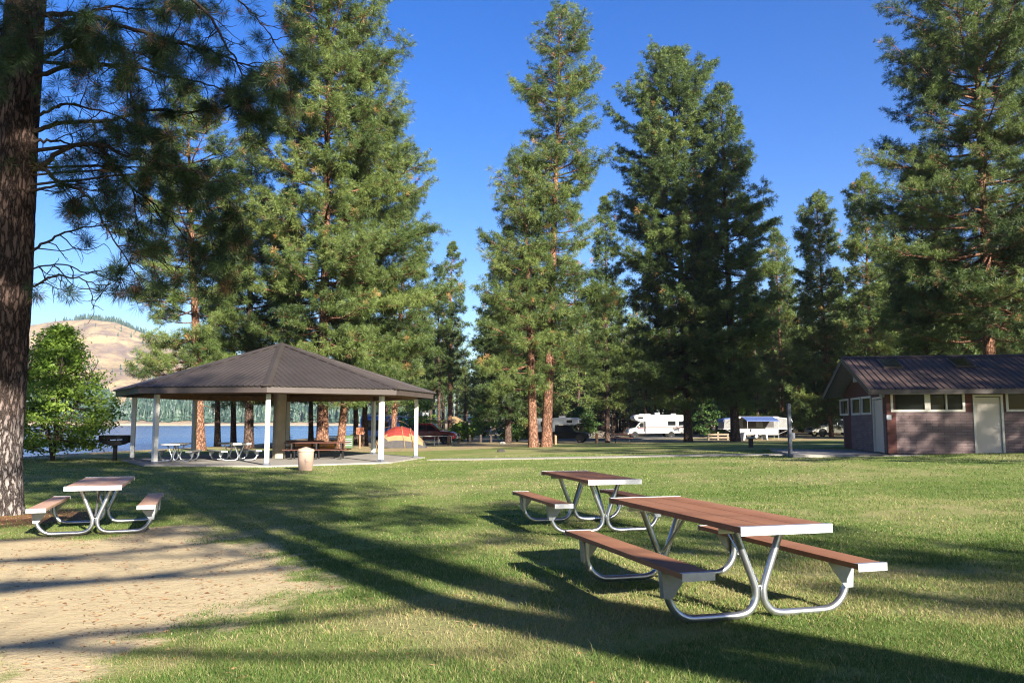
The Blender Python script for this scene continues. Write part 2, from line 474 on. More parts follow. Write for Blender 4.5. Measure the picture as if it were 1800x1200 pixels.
c = t.mix(t.ramp(c0, [(.58, 0), (.70, .85)]), c, (.095, .08, .05))
c = t.mix(t.ramp(t.noise(t.coord((.03, .012, .05), True), 1, 6, .7, 1.2), [(.5, 0), (.62, .75)]), c, (.15, .105, .09))
gp = t.n('ShaderNodeNewGeometry'); sx = t.n('ShaderNodeSeparateXYZ'); t.l(gp.outputs['Position'], sx.inputs[0])
zz = t.math('ADD', sx.outputs['Z'], t.math('MULTIPLY', b, 6))
c = t.mix(t.ramp(t.math('MULTIPLY', zz, .1), [(.22, 1), (.50, 0)]), c, (.42, .33, .23))
hill.data.materials.append(t.done(t.princ(c, .95, 0, t.bump(c0, .6, 3), .1)))

def conifer_field(pts, hs, name, mat, label, seed):
    """many small far conifers in one mesh: jagged tiers round a stem"""
    rr = np.random.default_rng(seed)
    Vs = []; Fs = []; Ts = []; n0 = 0
    K, TI = 7, 5
    for (x, y, z), h in zip(pts, hs):
        r0 = h * rr.uniform(.16, .24); tt = rr.uniform(.05, .75)
        for ti in range(TI):
            f0 = .06 + .90 * ti / TI; f1 = min(1.0, f0 + .36)
            rad = r0 * (1 - f0) ** .8 * rr.uniform(.8, 1.15)
            ang = rr.uniform(0, 6.28) + np.arange(K) * 2 * PI / K + rr.uniform(-.25, .25, K)
            rad_k = rad * rr.uniform(.55, 1.2, K)
            ring = np.stack([x + rad_k * np.cos(ang), y + rad_k * np.sin(ang), z + h * (f0 + rr.uniform(-.03, .03, K))], 1)
            apex = np.array([[x, y, z + h * f1]])
            Vs.append(np.concatenate([ring, apex]))
            k = np.arange(K)
            Fs.append(np.stack([n0 + k, n0 + (k + 1) % K, np.full(K, n0 + K)], 1)); Ts.append(np.clip(tt + rr.uniform(-.1, .1, K), 0, .88))
            n0 += K + 1
    me = mesh_np(name, np.concatenate(Vs), np.concatenate(Fs), {'tint': ('FACE', np.concatenate(Ts))})
    me.materials.append(mat); o = link(name, me); tag(o, label, 'forest', kind='stuff'); return o
rr = np.random.default_rng(3)
P = []; Hh = []
for _ in range(15000):
    px = rr.uniform(-120, 980); k = rr.uniform(.004, .34)
    Y = HY0 + (HY1 - HY0) * k
    edge = .13 + .11 * sstep(180, 420, px) + .05 * math.sin(px * .05) + .08 * float(sstep(420, 600, px))
    if k > edge * rr.uniform(.7, 1.25): continue
    if k < .016 + .012 * rr.random() + .014 * float(vnoise(px * .05, 0, 8)): continue
    X = (px - 900) / FPX * Y
    if float(fbm(X / 60, Y / 60, 55, 3)) < .37: continue
    P.append((X, Y, float(hill_z(np.array(px), np.array(Y))) - .3)); Hh.append(rr.uniform(7, 17) * (.8 + .5 * float(fbm(X / 40, Y / 40, 57, 2))))
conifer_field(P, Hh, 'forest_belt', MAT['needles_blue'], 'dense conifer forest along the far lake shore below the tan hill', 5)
P = []; Hh = []
for _ in range(760):
    px = rr.uniform(105, 250); Y = HY1 + rr.uniform(-60, 30)
    if rr.random() > (.3 + 1.2 * math.exp(-((px - 180) / 48) ** 2)): continue
    X = (px - 900) / FPX * Y
    P.append((X, Y, float(hill_z(np.array(px), np.array(Y))) - .5)); Hh.append(rr.uniform(8, 17) * (1 if px > 125 else .7))
for _ in range(160):
    px = rr.uniform(20, 420); k = rr.uniform(.2, .85); Y = HY0 + (HY1 - HY0) * k; X = (px - 900) / FPX * Y
    if float(fbm(X / 90, Y / 140, 59, 2)) < .55: continue
    P.append((X, Y, float(hill_z(np.array(px), np.array(Y))) - .5)); Hh.append(rr.uniform(5, 11))
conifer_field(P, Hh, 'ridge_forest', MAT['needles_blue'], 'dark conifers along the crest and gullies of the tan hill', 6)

# ------------------------------------------------------------------ path, paving and road (sheets laid on the terrain)
def strip(name, pts, wdt, mat, lift=.03, step=.5):
    pts = [np.array(p, float) for p in pts]; res = []
    for a, b in zip(pts[:-1], pts[1:]):
        m = max(1, int(np.linalg.norm(b - a) / step))
        res += [a + (b - a) * i / m for i in range(m)]
    res.append(pts[-1]); mb = MB(); vs = []; fs = []
    for i, p in enumerate(res):
        tdir = res[min(i + 1, len(res) - 1)] - res[max(i - 1, 0)]; tdir /= np.linalg.norm(tdir)
        nn = np.array([-tdir[1], tdir[0]])
        wj = wdt / 2
        q = [p + nn * wj, p + nn * wj * .33, p - nn * wj * .33, p - nn * wj]
        zc = max(H(*k) for k in q) + lift
        for k in q: vs.append((k[0], k[1], zc))
        vs.append((q[0][0], q[0][1], zc - .25)); vs.append((q[3][0], q[3][1], zc - .25))
    for i in range(len(res) - 1):
        o = i * 6; n = o + 6
        for k in range(3): fs.append((o + k, o + k + 1, n + k + 1, n + k))
        fs.append((o + 4, o, n, n + 4)); fs.append((o + 3, o + 5, n + 5, n + 3))
    mb.add(vs, fs); ob = mb.build(name, mat); tag(ob, kind='structure'); return ob
t = NT('concrete'); v = t.coord((1, 1, 1), True)
c = t.ramp(t.noise(v, 1.3, 6, .65), [(.3, (.21, .195, .17)), (.7, (.31, .285, .25))])
c = t.mix(t.ramp(t.noise(v, 18, 4, .7), [(.5, 0), (.85, .4)]), c, (.28, .25, .22))
MAT['concrete'] = t.done(t.princ(c, .9, 0, t.bump(t.noise(v, 30, 4), .3, .01), .2))
m_plain('asphalt', (.075, .072, .07), .9, var=.3, scale=3, spec=.2, bump=.3)
strip('path', [(-3.6, 38.0), (-1, 37.0), (2, 36.4), (5, 35.8), (8, 35.0), (10.4, 34.0), (12.2, 33.2)], 1.15, MAT['concrete'], .035)
strip('road', [(-16, 96), (-8, 90), (-1, 86), (6, 88), (14, 94), (30, 103), (60, 108)], 6.0, MAT['asphalt'], .05, 1.5)
# ------------------------------------------------------------------ pines
def unit(v): return v / (np.linalg.norm(v, axis=-1, keepdims=True) + 1e-9)
def needle_mesh(name, C, D, tint, n, ln, wd, seed, spread=.95):
    """tufts of needles: C centres (m,3), D directions (m,3), one triangle per needle"""
    r = np.random.default_rng(seed); m = len(C)
    d = unit(D[:, None, :] * .55 + unit(r.normal(size=(m, n, 3))) * spread)
    L = ln * r.uniform(.65, 1.15, (m, n, 1)) * r.uniform(.6, 1.35, (m, 1, 1))
    side = unit(np.cross(d, unit(r.normal(size=(m, n, 3))))) * wd * .5
    base = C[:, None, :] + d * L * .06 - D[:, None, :] * ln * .15
    tip = base + d * L; mid = base + d * L * .55
    tip[..., 2] -= L[..., 0] * .08
    V = np.stack([base, mid + side, tip, mid - side], 2).reshape(-1, 3)
    F = np.arange(m * n * 4, dtype=np.int32).reshape(-1, 4)
    T = np.repeat(tint, n) + np.where(np.repeat(tint, n) < .9, r.uniform(-.12, .12, m * n), 0)
    T = np.where(np.repeat(tint, n) < .9, np.clip(T, 0, .88), T)
    return mesh_np(name, V, F, {'tint': ('FACE', T)})

def tubes_np(paths):
    """list of (points (k,3), radii (k,), sides) -> V, F (quads)"""
    Vs = []; Fs = []; n0 = 0
    for P, rad, ns in paths:
        P = np.asarray(P, float); k = len(P)
        T = np.gradient(P, axis=0); T = unit(T)
        ref = np.where(np.abs(T[:, 2:3]) < .9, np.array([[0, 0, 1.]]), np.array([[1., 0, 0]]))
        a = unit(np.cross(T, ref)); b = np.cross(T, a)
        w = np.arange(ns) * 2 * PI / ns
        ring = P[:, None, :] + (a[:, None, :] * np.cos(w)[None, :, None] + b[:, None, :] * np.sin(w)[None, :, None]) * np.asarray(rad)[:, None, None]
        Vs.append(ring.reshape(-1, 3))
        i = np.arange(k - 1)[:, None] * ns; j = np.arange(ns)[None, :]; j2 = (j + 1) % ns
        Fs.append(np.stack([(i + j), (i + j2), (i + ns + j2), (i + ns + j)], 2).reshape(-1, 4) + n0)
        n0 += k * ns
    return np.concatenate(Vs), np.concatenate(Fs)

def trunk_path(Ht, r0, lean, seed, flare=1.35, ns=12, bend=None):
    r = np.random.default_rng(seed); k = 26
    f = np.linspace(0, 1, k); z = f ** 1.25 * Ht
    f = z / Ht
    wob = np.cumsum(r.normal(0, .012, (k, 2)), axis=0) * np.sqrt(Ht) * .35
    P = np.stack([lean[0] * f + wob[:, 0] * f, lean[1] * f + wob[:, 1] * f, z - .25], 1)
    if bend: P[:, :2] += np.array(bend[:2])[None, :] * sstep(bend[2], bend[3], z)[:, None]
    rad = r0 * ((1 - f) ** .85 * .97 + .03) * (1 + (flare - 1) * np.exp(-z / (r0 * 2.2)))
    return P, rad
def pine(seed, Ht, r0, lo, rfun, lean=(0, 0), dens=1.0, nn=36, nl=.32, nw=.021, limb=.014, dead=.010, gap=.06, bare=6, up=1.0, shade=0.0, step=.42, bend=None):
    """returns (trunk V,F), (tuft centres, directions, tint). Local space, foot at the origin."""
    r = np.random.default_rng(seed)
    TP, TR = trunk_path(Ht, r0, lean, seed, bend=bend)
    def axis_at(z): return np.array([np.interp(z, TP[:, 2], TP[:, 0]), np.interp(z, TP[:, 2], TP[:, 1]), z])
    paths = [(TP, TR, 12)]
    C = []; D = []; T = []
    h = lo; ga = r.uniform(0, 6.28)
    while h < Ht - .15:
        fh = (h - lo) / max(.1, Ht - lo)
        nb = r.integers(3, 6) if fh < .93 else 3
        for b in range(nb):
            ga += 2.399 + r.uniform(-.5, .5)
            if r.random() < gap: continue
            L = rfun(h, ga) * r.choice([r.uniform(.45, .75), r.uniform(.75, 1.05), r.uniform(1.05, 1.22)], p=[.40, .54, .06])
            if L < .12: L = .12
            a0 = axis_at(h + r.uniform(-.2, .2))
            e0 = R(-16 + 62 * fh ** 1.3 + r.uniform(-12, 12)) * up
            curl = (.30 - .12 * fh) * L * r.uniform(.5, 1.3)
            az = ga + r.uniform(-.1, .1)
            tt = np.linspace(0, 1, 5)
            bend = r.uniform(-.25, .25)
            dirx = np.array([math.cos(az), math.sin(az)]); per = np.array([-dirx[1], dirx[0]])
            P = np.stack([a0[0] + dirx[0] * L * tt + per[0] * bend * L * tt ** 2, a0[1] + dirx[1] * L * tt + per[1] * bend * L * tt ** 2,
                          a0[2] + math.tan(e0) * L * tt - .08 * L * tt * (1 - tt) + curl * tt ** 2], 1)
            rb = limb * L + .012
            paths.append((P, rb * (1 - .8 * tt), 4))
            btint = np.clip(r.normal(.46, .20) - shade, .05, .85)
            m = max(3, int(L * 4.9 * dens) + 2)
            for q in range(m):
                s = (.27 + .73 * (q + r.random()) / m) if L > .8 else r.uniform(.2, 1)
                bp = np.array([np.interp(s, tt, P[:, k]) for k in range(3)])
                sl = min(1.5, (.16 + .42 * (1 - s) ** .7) * L * r.uniform(.6, 1.2) + .12)
                sa = az + (1 if q % 2 else -1) * r.uniform(.35, 1.25)
                se = r.uniform(-.25, .55)
                sd_ = np.array([math.cos(sa) * math.cos(se), math.sin(sa) * math.cos(se), math.sin(se)])
                end = bp + sd_ * sl + np.array([0, 0, .12 * sl])
                if sl > .45: paths.append((np.stack([bp, (bp + end) / 2 - [0, 0, .04 * sl], end]), np.array([.018, .013, .007]), 3))
                nt = max(1, int(sl / .30))
                for u in range(nt):
                    ff = 1 - u / max(1, nt) * .62
                    C.append(bp + (end - bp) * ff + r.normal(0, .05, 3)); D.append(unit(sd_ * .7 + np.array([0, 0, .55]) + r.normal(0, .25, 3)))
                    T.append(r.uniform(.93, 1) if r.random() < dead else np.clip(btint + r.normal(0, .10), 0, .88))
            C.append(P[-1]); D.append(unit(P[-1] - P[-2])); T.append(btint)
        h += step * r.uniform(.7, 1.35) * (1 if fh < .9 else .6)
    C.append(axis_at(Ht - .05)); D.append(np.array([0, 0, 1.])); T.append(.4)
    for b in range(bare):             # dead snags under the crown
        z = r.uniform(max(1.5, lo * .45), lo + (Ht - lo) * .25); az = r.uniform(0, 6.28); L = r.uniform(.4, 1.5)
        a0 = axis_at(z); tt = np.linspace(0, 1, 5)
        P = np.stack([a0[0] + math.cos(az) * L * tt, a0[1] + math.sin(az) * L * tt + .1 * np.sin(tt * 5), z + L * (.12 * tt - .45 * tt ** 2)], 1)
        paths.append((P, .03 * (1 - .85 * tt), 4))
    return paths, np.array(C), np.array(D), np.array(T), (nn, nl, nw)
def plant_pine(name, label, data, loc, bark, needles, seed, group=None, rz=0):
    paths, C, D, T, (nn, nl, nw) = data
    root = thing(name, label, 'tree', loc, rz, group)
    Vt, Ft = tubes_np(paths)
    mt = mesh_np('trunk', Vt, Ft, None, True); mt.materials.append(MAT[bark]); link('trunk', mt, root)
    mc = needle_mesh('crown', C, D, T, nn, nl, nw, seed); mc.materials.append(MAT[needles]); link('crown', mc, root)
    return root

def outline_pine(seed, label, base_px, base_y, Y, outline, lo_px, name='ponderosa_pine', tr=None, top_px=None, bark='bark_orange', needles='needles', dens=1.0, group=None, zg=None, **kw):
    """a pine standing at distance Y whose crown reaches the widths noted at each height (photo pixels turned into metres at the tree's own distance)"""
    X0 = (base_px - 900) / FPX * Y
    for _ in range(3):
        z0 = H(X0, Y) if zg is None else zg
        # pitch-corrected x for the foot
        d = ray(base_px, 770); X0 = d[0] / d[1] * Y
    hs = []; xl = []; xr = []
    for (py, l, rr_) in outline:
        pl = at_depth(l, py, Y); pr = at_depth(rr_, py, Y)
        hs.append(pl[2] - z0); xl.append(pl[0] - X0); xr.append(pr[0] - X0)
    hs = np.array(hs)[::-1]; xl = np.array(xl)[::-1]; xr = np.array(xr)[::-1]
    Ht = hs[-1]
    lean_x = (xl[-1] + xr[-1]) / 2 if top_px is None else at_depth(top_px[0], top_px[1], Y)[0] - X0
    lo = at_depth(base_px, lo_px, Y)[2] - z0
    r = np.random.default_rng(seed + 99); ph = r.uniform(0, 6.28, 4)
    def rf(h, az):
        # branch tips end up above their roots, so look the width up a little higher
        ax = lean_x * h / Ht
        def widths(hh): return np.interp(hh, hs, xr) - ax, ax - np.interp(hh, hs, xl)
        wr, wl = widths(h); lift = .10 * max(wr, wl, 0)
        wr, wl = widths(min(Ht, h + lift))
        wr = max(.15, wr); wl = max(.15, wl); c = math.cos(az)
        dep = .5 * (wr + wl)
        rr2 = (wr if c > 0 else wl) * abs(c) + dep * (1 - abs(c))
        return rr2 * (1 + .10 * math.sin(3 * az + h * .9 + ph[0]) + .08 * math.sin(h * 2.1 + ph[1]))
    r0 = tr * .80 if tr else .012 * Ht + .05
    data = pine(seed, Ht, r0, lo, rf, (lean_x, r.uniform(-.4, .4)), dens, **kw)
    return plant_pine(name, label, data, (X0, Y, z0 - .05), bark, needles, seed, group)

G_TALL = 'tall pines round the lawn'
outline_pine(11, 'tall pine with a pale lit trunk behind the left posts of the pavilion', 353, 52, 52,
    [(150, 326, 334), (200, 300, 372), (300, 262, 430), (400, 235, 445), (460, 226, 440), (520, 214, 425), (600, 222, 405), (650, 226, 395), (690, 285, 380)], 655, tr=.42, dens=.9, bare=10, group=G_TALL, gap=.12)
outline_pine(12, 'dark pine with a thick shaded trunk behind the pavilion, left of its column', 438, 55, 56,
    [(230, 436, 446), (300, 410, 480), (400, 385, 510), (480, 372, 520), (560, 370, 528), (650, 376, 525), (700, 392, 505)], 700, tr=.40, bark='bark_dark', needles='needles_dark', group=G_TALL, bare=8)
outline_pine(13, 'largest pine of the cluster rising behind the pavilion roof, its top out of the frame', 567, 50, 51,
    [(-110, 573, 579), (-50, 535, 620), (0, 500, 645), (60, 482, 688), (110, 490, 668), (150, 478, 722), (200, 470, 712), (300, 455, 722), (400, 450, 735), (500, 455, 725), (600, 470, 715), (670, 490, 690), (705, 520, 640)], 690, tr=.46, top_px=(577, -110), group=G_TALL, bare=14, dens=1.05)
outline_pine(14, 'broad pine with a slimmer orange trunk just right of the big pine behind the pavilion', 598, 52, 54,
    [(190, 650, 660), (260, 610, 728), (350, 590, 742), (400, 590, 752), (450, 590, 750), (520, 580, 756), (600, 580, 745), (660, 585, 720), (700, 590, 690)], 690, tr=.33, top_px=(650, 190), group=G_TALL, bare=8)
outline_pine(15, 'pine with a slender grey trunk behind the right front post of the pavilion', 690, 58, 59,
    [(330, 712, 720), (400, 690, 748), (450, 688, 766), (540, 680, 764), (620, 664, 752), (680, 668, 738), (715, 676, 725)], 706, tr=.27, group=G_TALL, needles='needles_dark', bare=8)
outline_pine(16, 'slim pine with an orange trunk right of the pavilion, beside its dark twin', 790, 86, 86,
    [(428, 792, 796), (470, 776, 810), (540, 764, 816), (600, 760, 822), (640, 758, 816), (690, 766, 812)], 655, tr=.30, group=G_TALL, gap=.2, bare=8, nw=.028)
outline_pine(17, 'slim dark pine with a black trunk in the gap right of the pavilion', 772, 80, 80,
    [(470, 770, 776), (540, 752, 800), (600, 748, 806), (650, 740, 800), (700, 745, 800)], 690, tr=.25, group=G_TALL, bark='bark_dark', needles='needles_dark', gap=.2, bare=8, nw=.028)
outline_pine(18, 'tallest pine at the centre, with the leaning right-hand orange trunk of the pair', 960, 56, 56,
    [(8, 982, 988), (54, 958, 1024), (102, 934, 1042), (150, 915, 1040), (176, 894, 1058), (200, 908, 1048), (252, 934, 1034), (300, 900, 1056), (384, 900, 1050), (456, 905, 1046), (540, 905, 1050), (600, 915, 1050), (660, 930, 1040), (690, 940, 1000)], 640, tr=.44, top_px=(985, 8), group=G_TALL, bare=16, dens=.95)
outline_pine(19, 'pine with the straight left-hand orange trunk of the pair, lower than its neighbour', 938, 54, 55.5,
    [(275, 915, 930), (310, 876, 956), (384, 862, 978), (456, 858, 980), (540, 846, 982), (600, 836, 978), (655, 850, 972), (690, 868, 960)], 680, tr=.40, top_px=(922, 275), group=G_TALL, bare=14, dens=.95)
outline_pine(20, 'deeply shaded pine with a black trunk just left of the orange pair', 893, 72, 74,
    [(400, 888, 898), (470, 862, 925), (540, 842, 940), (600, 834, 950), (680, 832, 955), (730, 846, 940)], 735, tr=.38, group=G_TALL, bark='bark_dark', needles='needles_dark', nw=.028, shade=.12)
outline_pine(21, 'slender pine between the central pair and the broad pine on its right', 1068, 76, 76,
    [(346, 1062, 1068), (410, 1046, 1084), (500, 1040, 1096), (600, 1036, 1102), (680, 1036, 1104), (715, 1045, 1095)], 715, tr=.28, group=G_TALL, bark='bark_dark', nw=.028)
outline_pine(22, 'broad tall pine above the white motorhome, its trunk pale and ridged at the foot', 1210, 76, 76,
    [(84, 1176, 1181), (125, 1138, 1216), (160, 1126, 1240), (204, 1098, 1240), (276, 1084, 1250), (324, 1064, 1258), (420, 1078, 1268), (480, 1082, 1285), (540, 1084, 1288), (600, 1090, 1295), (660, 1098, 1290), (692, 1130, 1262)], 705, tr=.46, top_px=(1178, 84), group=G_TALL, bark='bark_dark', needles='needles', shade=.10, nw=.030, nl=.36, bare=10, dens=.9)
outline_pine(23, 'tall pine with a thick dark trunk left of the pop-up camper', 1293, 74, 73,
    [(146, 1262, 1268), (190, 1244, 1294), (228, 1238, 1302), (288, 1238, 1326), (360, 1228, 1346), (420, 1228, 1350), (480, 1230, 1364), (540, 1228, 1366), (600, 1226, 1364), (660, 1240, 1352), (700, 1258, 1330)], 712, tr=.50, top_px=(1265, 146), group=G_TALL, bark='bark_dark', needles='needles', shade=.10, nw=.030, nl=.36, bare=10, dens=.9)
outline_pine(24, 'narrow pale green pine just left of the grey post', 1378, 95, 95,
    [(405, 1360, 1364), (460, 1346, 1384), (540, 1340, 1404), (620, 1336, 1412), (700, 1338, 1420), (738, 1352, 1416)], 742, tr=.26, group=G_TALL, needles='needles', nw=.028, nl=.38, gap=.15, dens=.8)
outline_pine(25, 'pointed pine left of the restroom roof, the slimmer and lower of two', 1462, 86, 86,
    [(338, 1432, 1436), (369, 1412, 1458), (425, 1400, 1472), (510, 1404, 1482), (567, 1400, 1492), (624, 1402, 1490), (700, 1392, 1482), (735, 1410, 1470)], 742, tr=.30, top_px=(1434, 338), group=G_TALL, needles='needles', nw=.028, nl=.36)
outline_pine(26, 'pointed pine rising behind the left end of the restroom roof', 1538, 80, 80,
    [(310, 1512, 1516), (345, 1490, 1540), (397, 1474, 1550), (482, 1478, 1558), (567, 1480, 1570), (624, 1490, 1572), (700, 1500, 1570)], 725, tr=.32, top_px=(1514, 310), group=G_TALL, needles='needles', nw=.028, nl=.36)
outline_pine(27, 'huge pine behind the restroom, its top cut by the frame, lower trunk bare', 1745, 52, 52,
    [(-150, 1698, 1706), (-70, 1650, 1760), (0, 1606, 1800), (70, 1592, 1826), (130, 1590, 1850), (170, 1552, 1850), (240, 1556, 1880), (272, 1526, 1885), (330, 1550, 1895), (400, 1545, 1905), (480, 1570, 1905), (560, 1590, 1890), (620, 1600, 1880), (660, 1640, 1860)], 590, tr=.50, top_px=(1702, -150), group=G_TALL, bare=40, gap=.08, needles='needles_dark', dens=1.0)
outline_pine(28, 'mid-height dark pine in front of the huge one, over the restroom ridge', 1632, 58, 58,
    [(290, 1606, 1614), (350, 1580, 1650), (430, 1560, 1672), (500, 1552, 1690), (570, 1560, 1700), (640, 1575, 1690), (690, 1600, 1670)], 700, tr=.30, group=G_TALL, bark='bark_dark', needles='needles_dark', shade=.05)
outline_pine(29, 'light green pine at the right edge behind the restroom', 1850, 66, 66,
    [(330, 1846, 1856), (420, 1810, 1900), (520, 1790, 1910), (600, 1778, 1930), (680, 1790, 1900)], 690, tr=.3, group=G_TALL)
outline_pine(30, 'pale green pine filling the gap behind the huge pine trunk and the restroom ridge', 1772, 74, 74,
    [(330, 1752, 1760), (420, 1716, 1800), (520, 1700, 1825), (600, 1695, 1840), (680, 1700, 1830)], 700, tr=.28, group=G_TALL)
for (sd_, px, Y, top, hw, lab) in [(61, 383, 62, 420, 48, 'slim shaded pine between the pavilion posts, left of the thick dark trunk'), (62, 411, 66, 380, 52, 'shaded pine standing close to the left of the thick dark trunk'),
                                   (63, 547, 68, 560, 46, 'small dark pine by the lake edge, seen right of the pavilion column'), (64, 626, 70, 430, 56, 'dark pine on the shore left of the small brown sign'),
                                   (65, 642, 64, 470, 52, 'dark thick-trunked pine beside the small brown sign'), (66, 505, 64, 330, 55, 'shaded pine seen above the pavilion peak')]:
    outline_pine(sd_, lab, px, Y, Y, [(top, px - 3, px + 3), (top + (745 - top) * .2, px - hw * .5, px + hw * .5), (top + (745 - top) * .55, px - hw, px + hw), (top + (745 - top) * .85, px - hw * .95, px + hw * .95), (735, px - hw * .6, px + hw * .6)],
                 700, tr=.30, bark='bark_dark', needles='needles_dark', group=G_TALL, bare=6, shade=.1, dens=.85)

# forest belt behind the campsites: a few kinds, each copied with its own place, size and turn
def generic(seed, Ht, wid, lo, needles, bark='bark_dark'):
    r = np.random.default_rng(seed); ph = r.uniform(0, 6.28, 3)
    def rf(h, az):
        f = (h - lo) / (Ht - lo)
        return wid * (np.clip((1 - f), 0, 1) ** .75) * min(1, .55 + f * 2.2) * (1 + .15 * math.sin(2 * az + ph[0]) + .12 * math.sin(h * 1.7 + ph[1])) + .15
    return pine(seed, Ht, .012 * Ht + .06, lo, rf, (r.uniform(-.5, .5), r.uniform(-.5, .5)), .62, nn=9, nl=.46, nw=.085, dead=.02, gap=.12, bare=6, step=.62)
G_BELT = 'pines in the forest belt behind the campsites'
LAB_BELT = 'one of the pines massed in the forest belt behind the campsites'
protos = []
for i, (Ht, wid, lo, nd) in enumerate([(22, 3.2, 5.5, 'needles'), (26, 3.6, 8.0, 'needles'), (17, 3.0, 2.6, 'needles'), (30, 3.8, 9.0, 'needles_dark'), (12, 2.4, 1.0, 'needles_blue')]):
    protos.append(plant_pine('belt_pine', LAB_BELT, generic(200 + i, Ht, wid, lo, nd), (0, 0, 0), 'bark_dark', nd, 200 + i, G_BELT))
belt = []
rb = np.random.default_rng(77)
for Y, px0, px1, st, kinds in [(118, 845, 1720, 34, (0, 1, 2)), (140, 815, 1800, 27, (0, 2, 1, 4)), (165, 690, 1800, 24, (0, 1, 2)), (200, 690, 1800, 24, (0, 1, 3)), (250, 660, 1850, 26, (1, 3)), (104, 1330, 1800, 34, (2, 0, 4)), (92, 1560, 1860, 48, (2, 0)), (128, 850, 1560, 30, (2, 4)), (152, 850, 1560, 26, (4, 2)), (112, 690, 800, 40, (0, 2))]:
    px = px0
    while px < px1:
        k = int(rb.choice(kinds)); q = px + rb.uniform(-.4, .4) * st; y = Y * rb.uniform(.94, 1.07)
        gapc = 806 < q < 850
        s = rb.uniform(.78, 1.12)
        if gapc: s *= .5 if Y < 180 else .62
        if 780 < q < 880 and y < 130: px += st; continue
        belt.append(((q - 900) / FPX * y, y, k, s, rb.uniform(0, 6.28))); px += st * rb.uniform(.8, 1.2)
for i, (x, y, k, s, a) in enumerate(belt):
    z = H(x, y) - .05
    if i < len(protos) and protos[i] is not None:
        pass
    dup(protos[k], (x, y, z), a, LAB_BELT, G_BELT, (s * 1.05, s * 1.05, s))
LAB_BACK = 'one of the unseen grove pines added behind the viewpoint to block sky light'
rb2 = np.random.default_rng(5)
for k_ in range(46):  # unseen pines, added to deepen the shade by blocking sky light
    if k_ < 20: x, y = rb2.uniform(-21, -7), rb2.uniform(-40, -6)
    else:
        a = R(rb2.uniform(95, 255)); d_ = rb2.uniform(58, 90); x, y = d_ * math.sin(a), d_ * math.cos(a)
        if x < -22: continue
    s = rb2.uniform(.85, 1.1) * (1 if k_ < 20 else .9)
    dup(protos[int(rb2.choice([0, 1, 3] if k_ < 20 else [0, 2]))], (x, y, H(x, y) - .05), rb2.uniform(0, 6.28), LAB_BACK, 'unseen grove added behind the viewpoint', (s * 1.15, s * 1.15, s))
for p, (px, y) in zip(protos, [(1180, 122), (1010, 126), (1245, 114), (1120, 190), (930, 128)]):   # the first of each kind takes its own place too
    x = (px - 900) / FPX * y; p.location = (x, y, H(x, y) - .05)
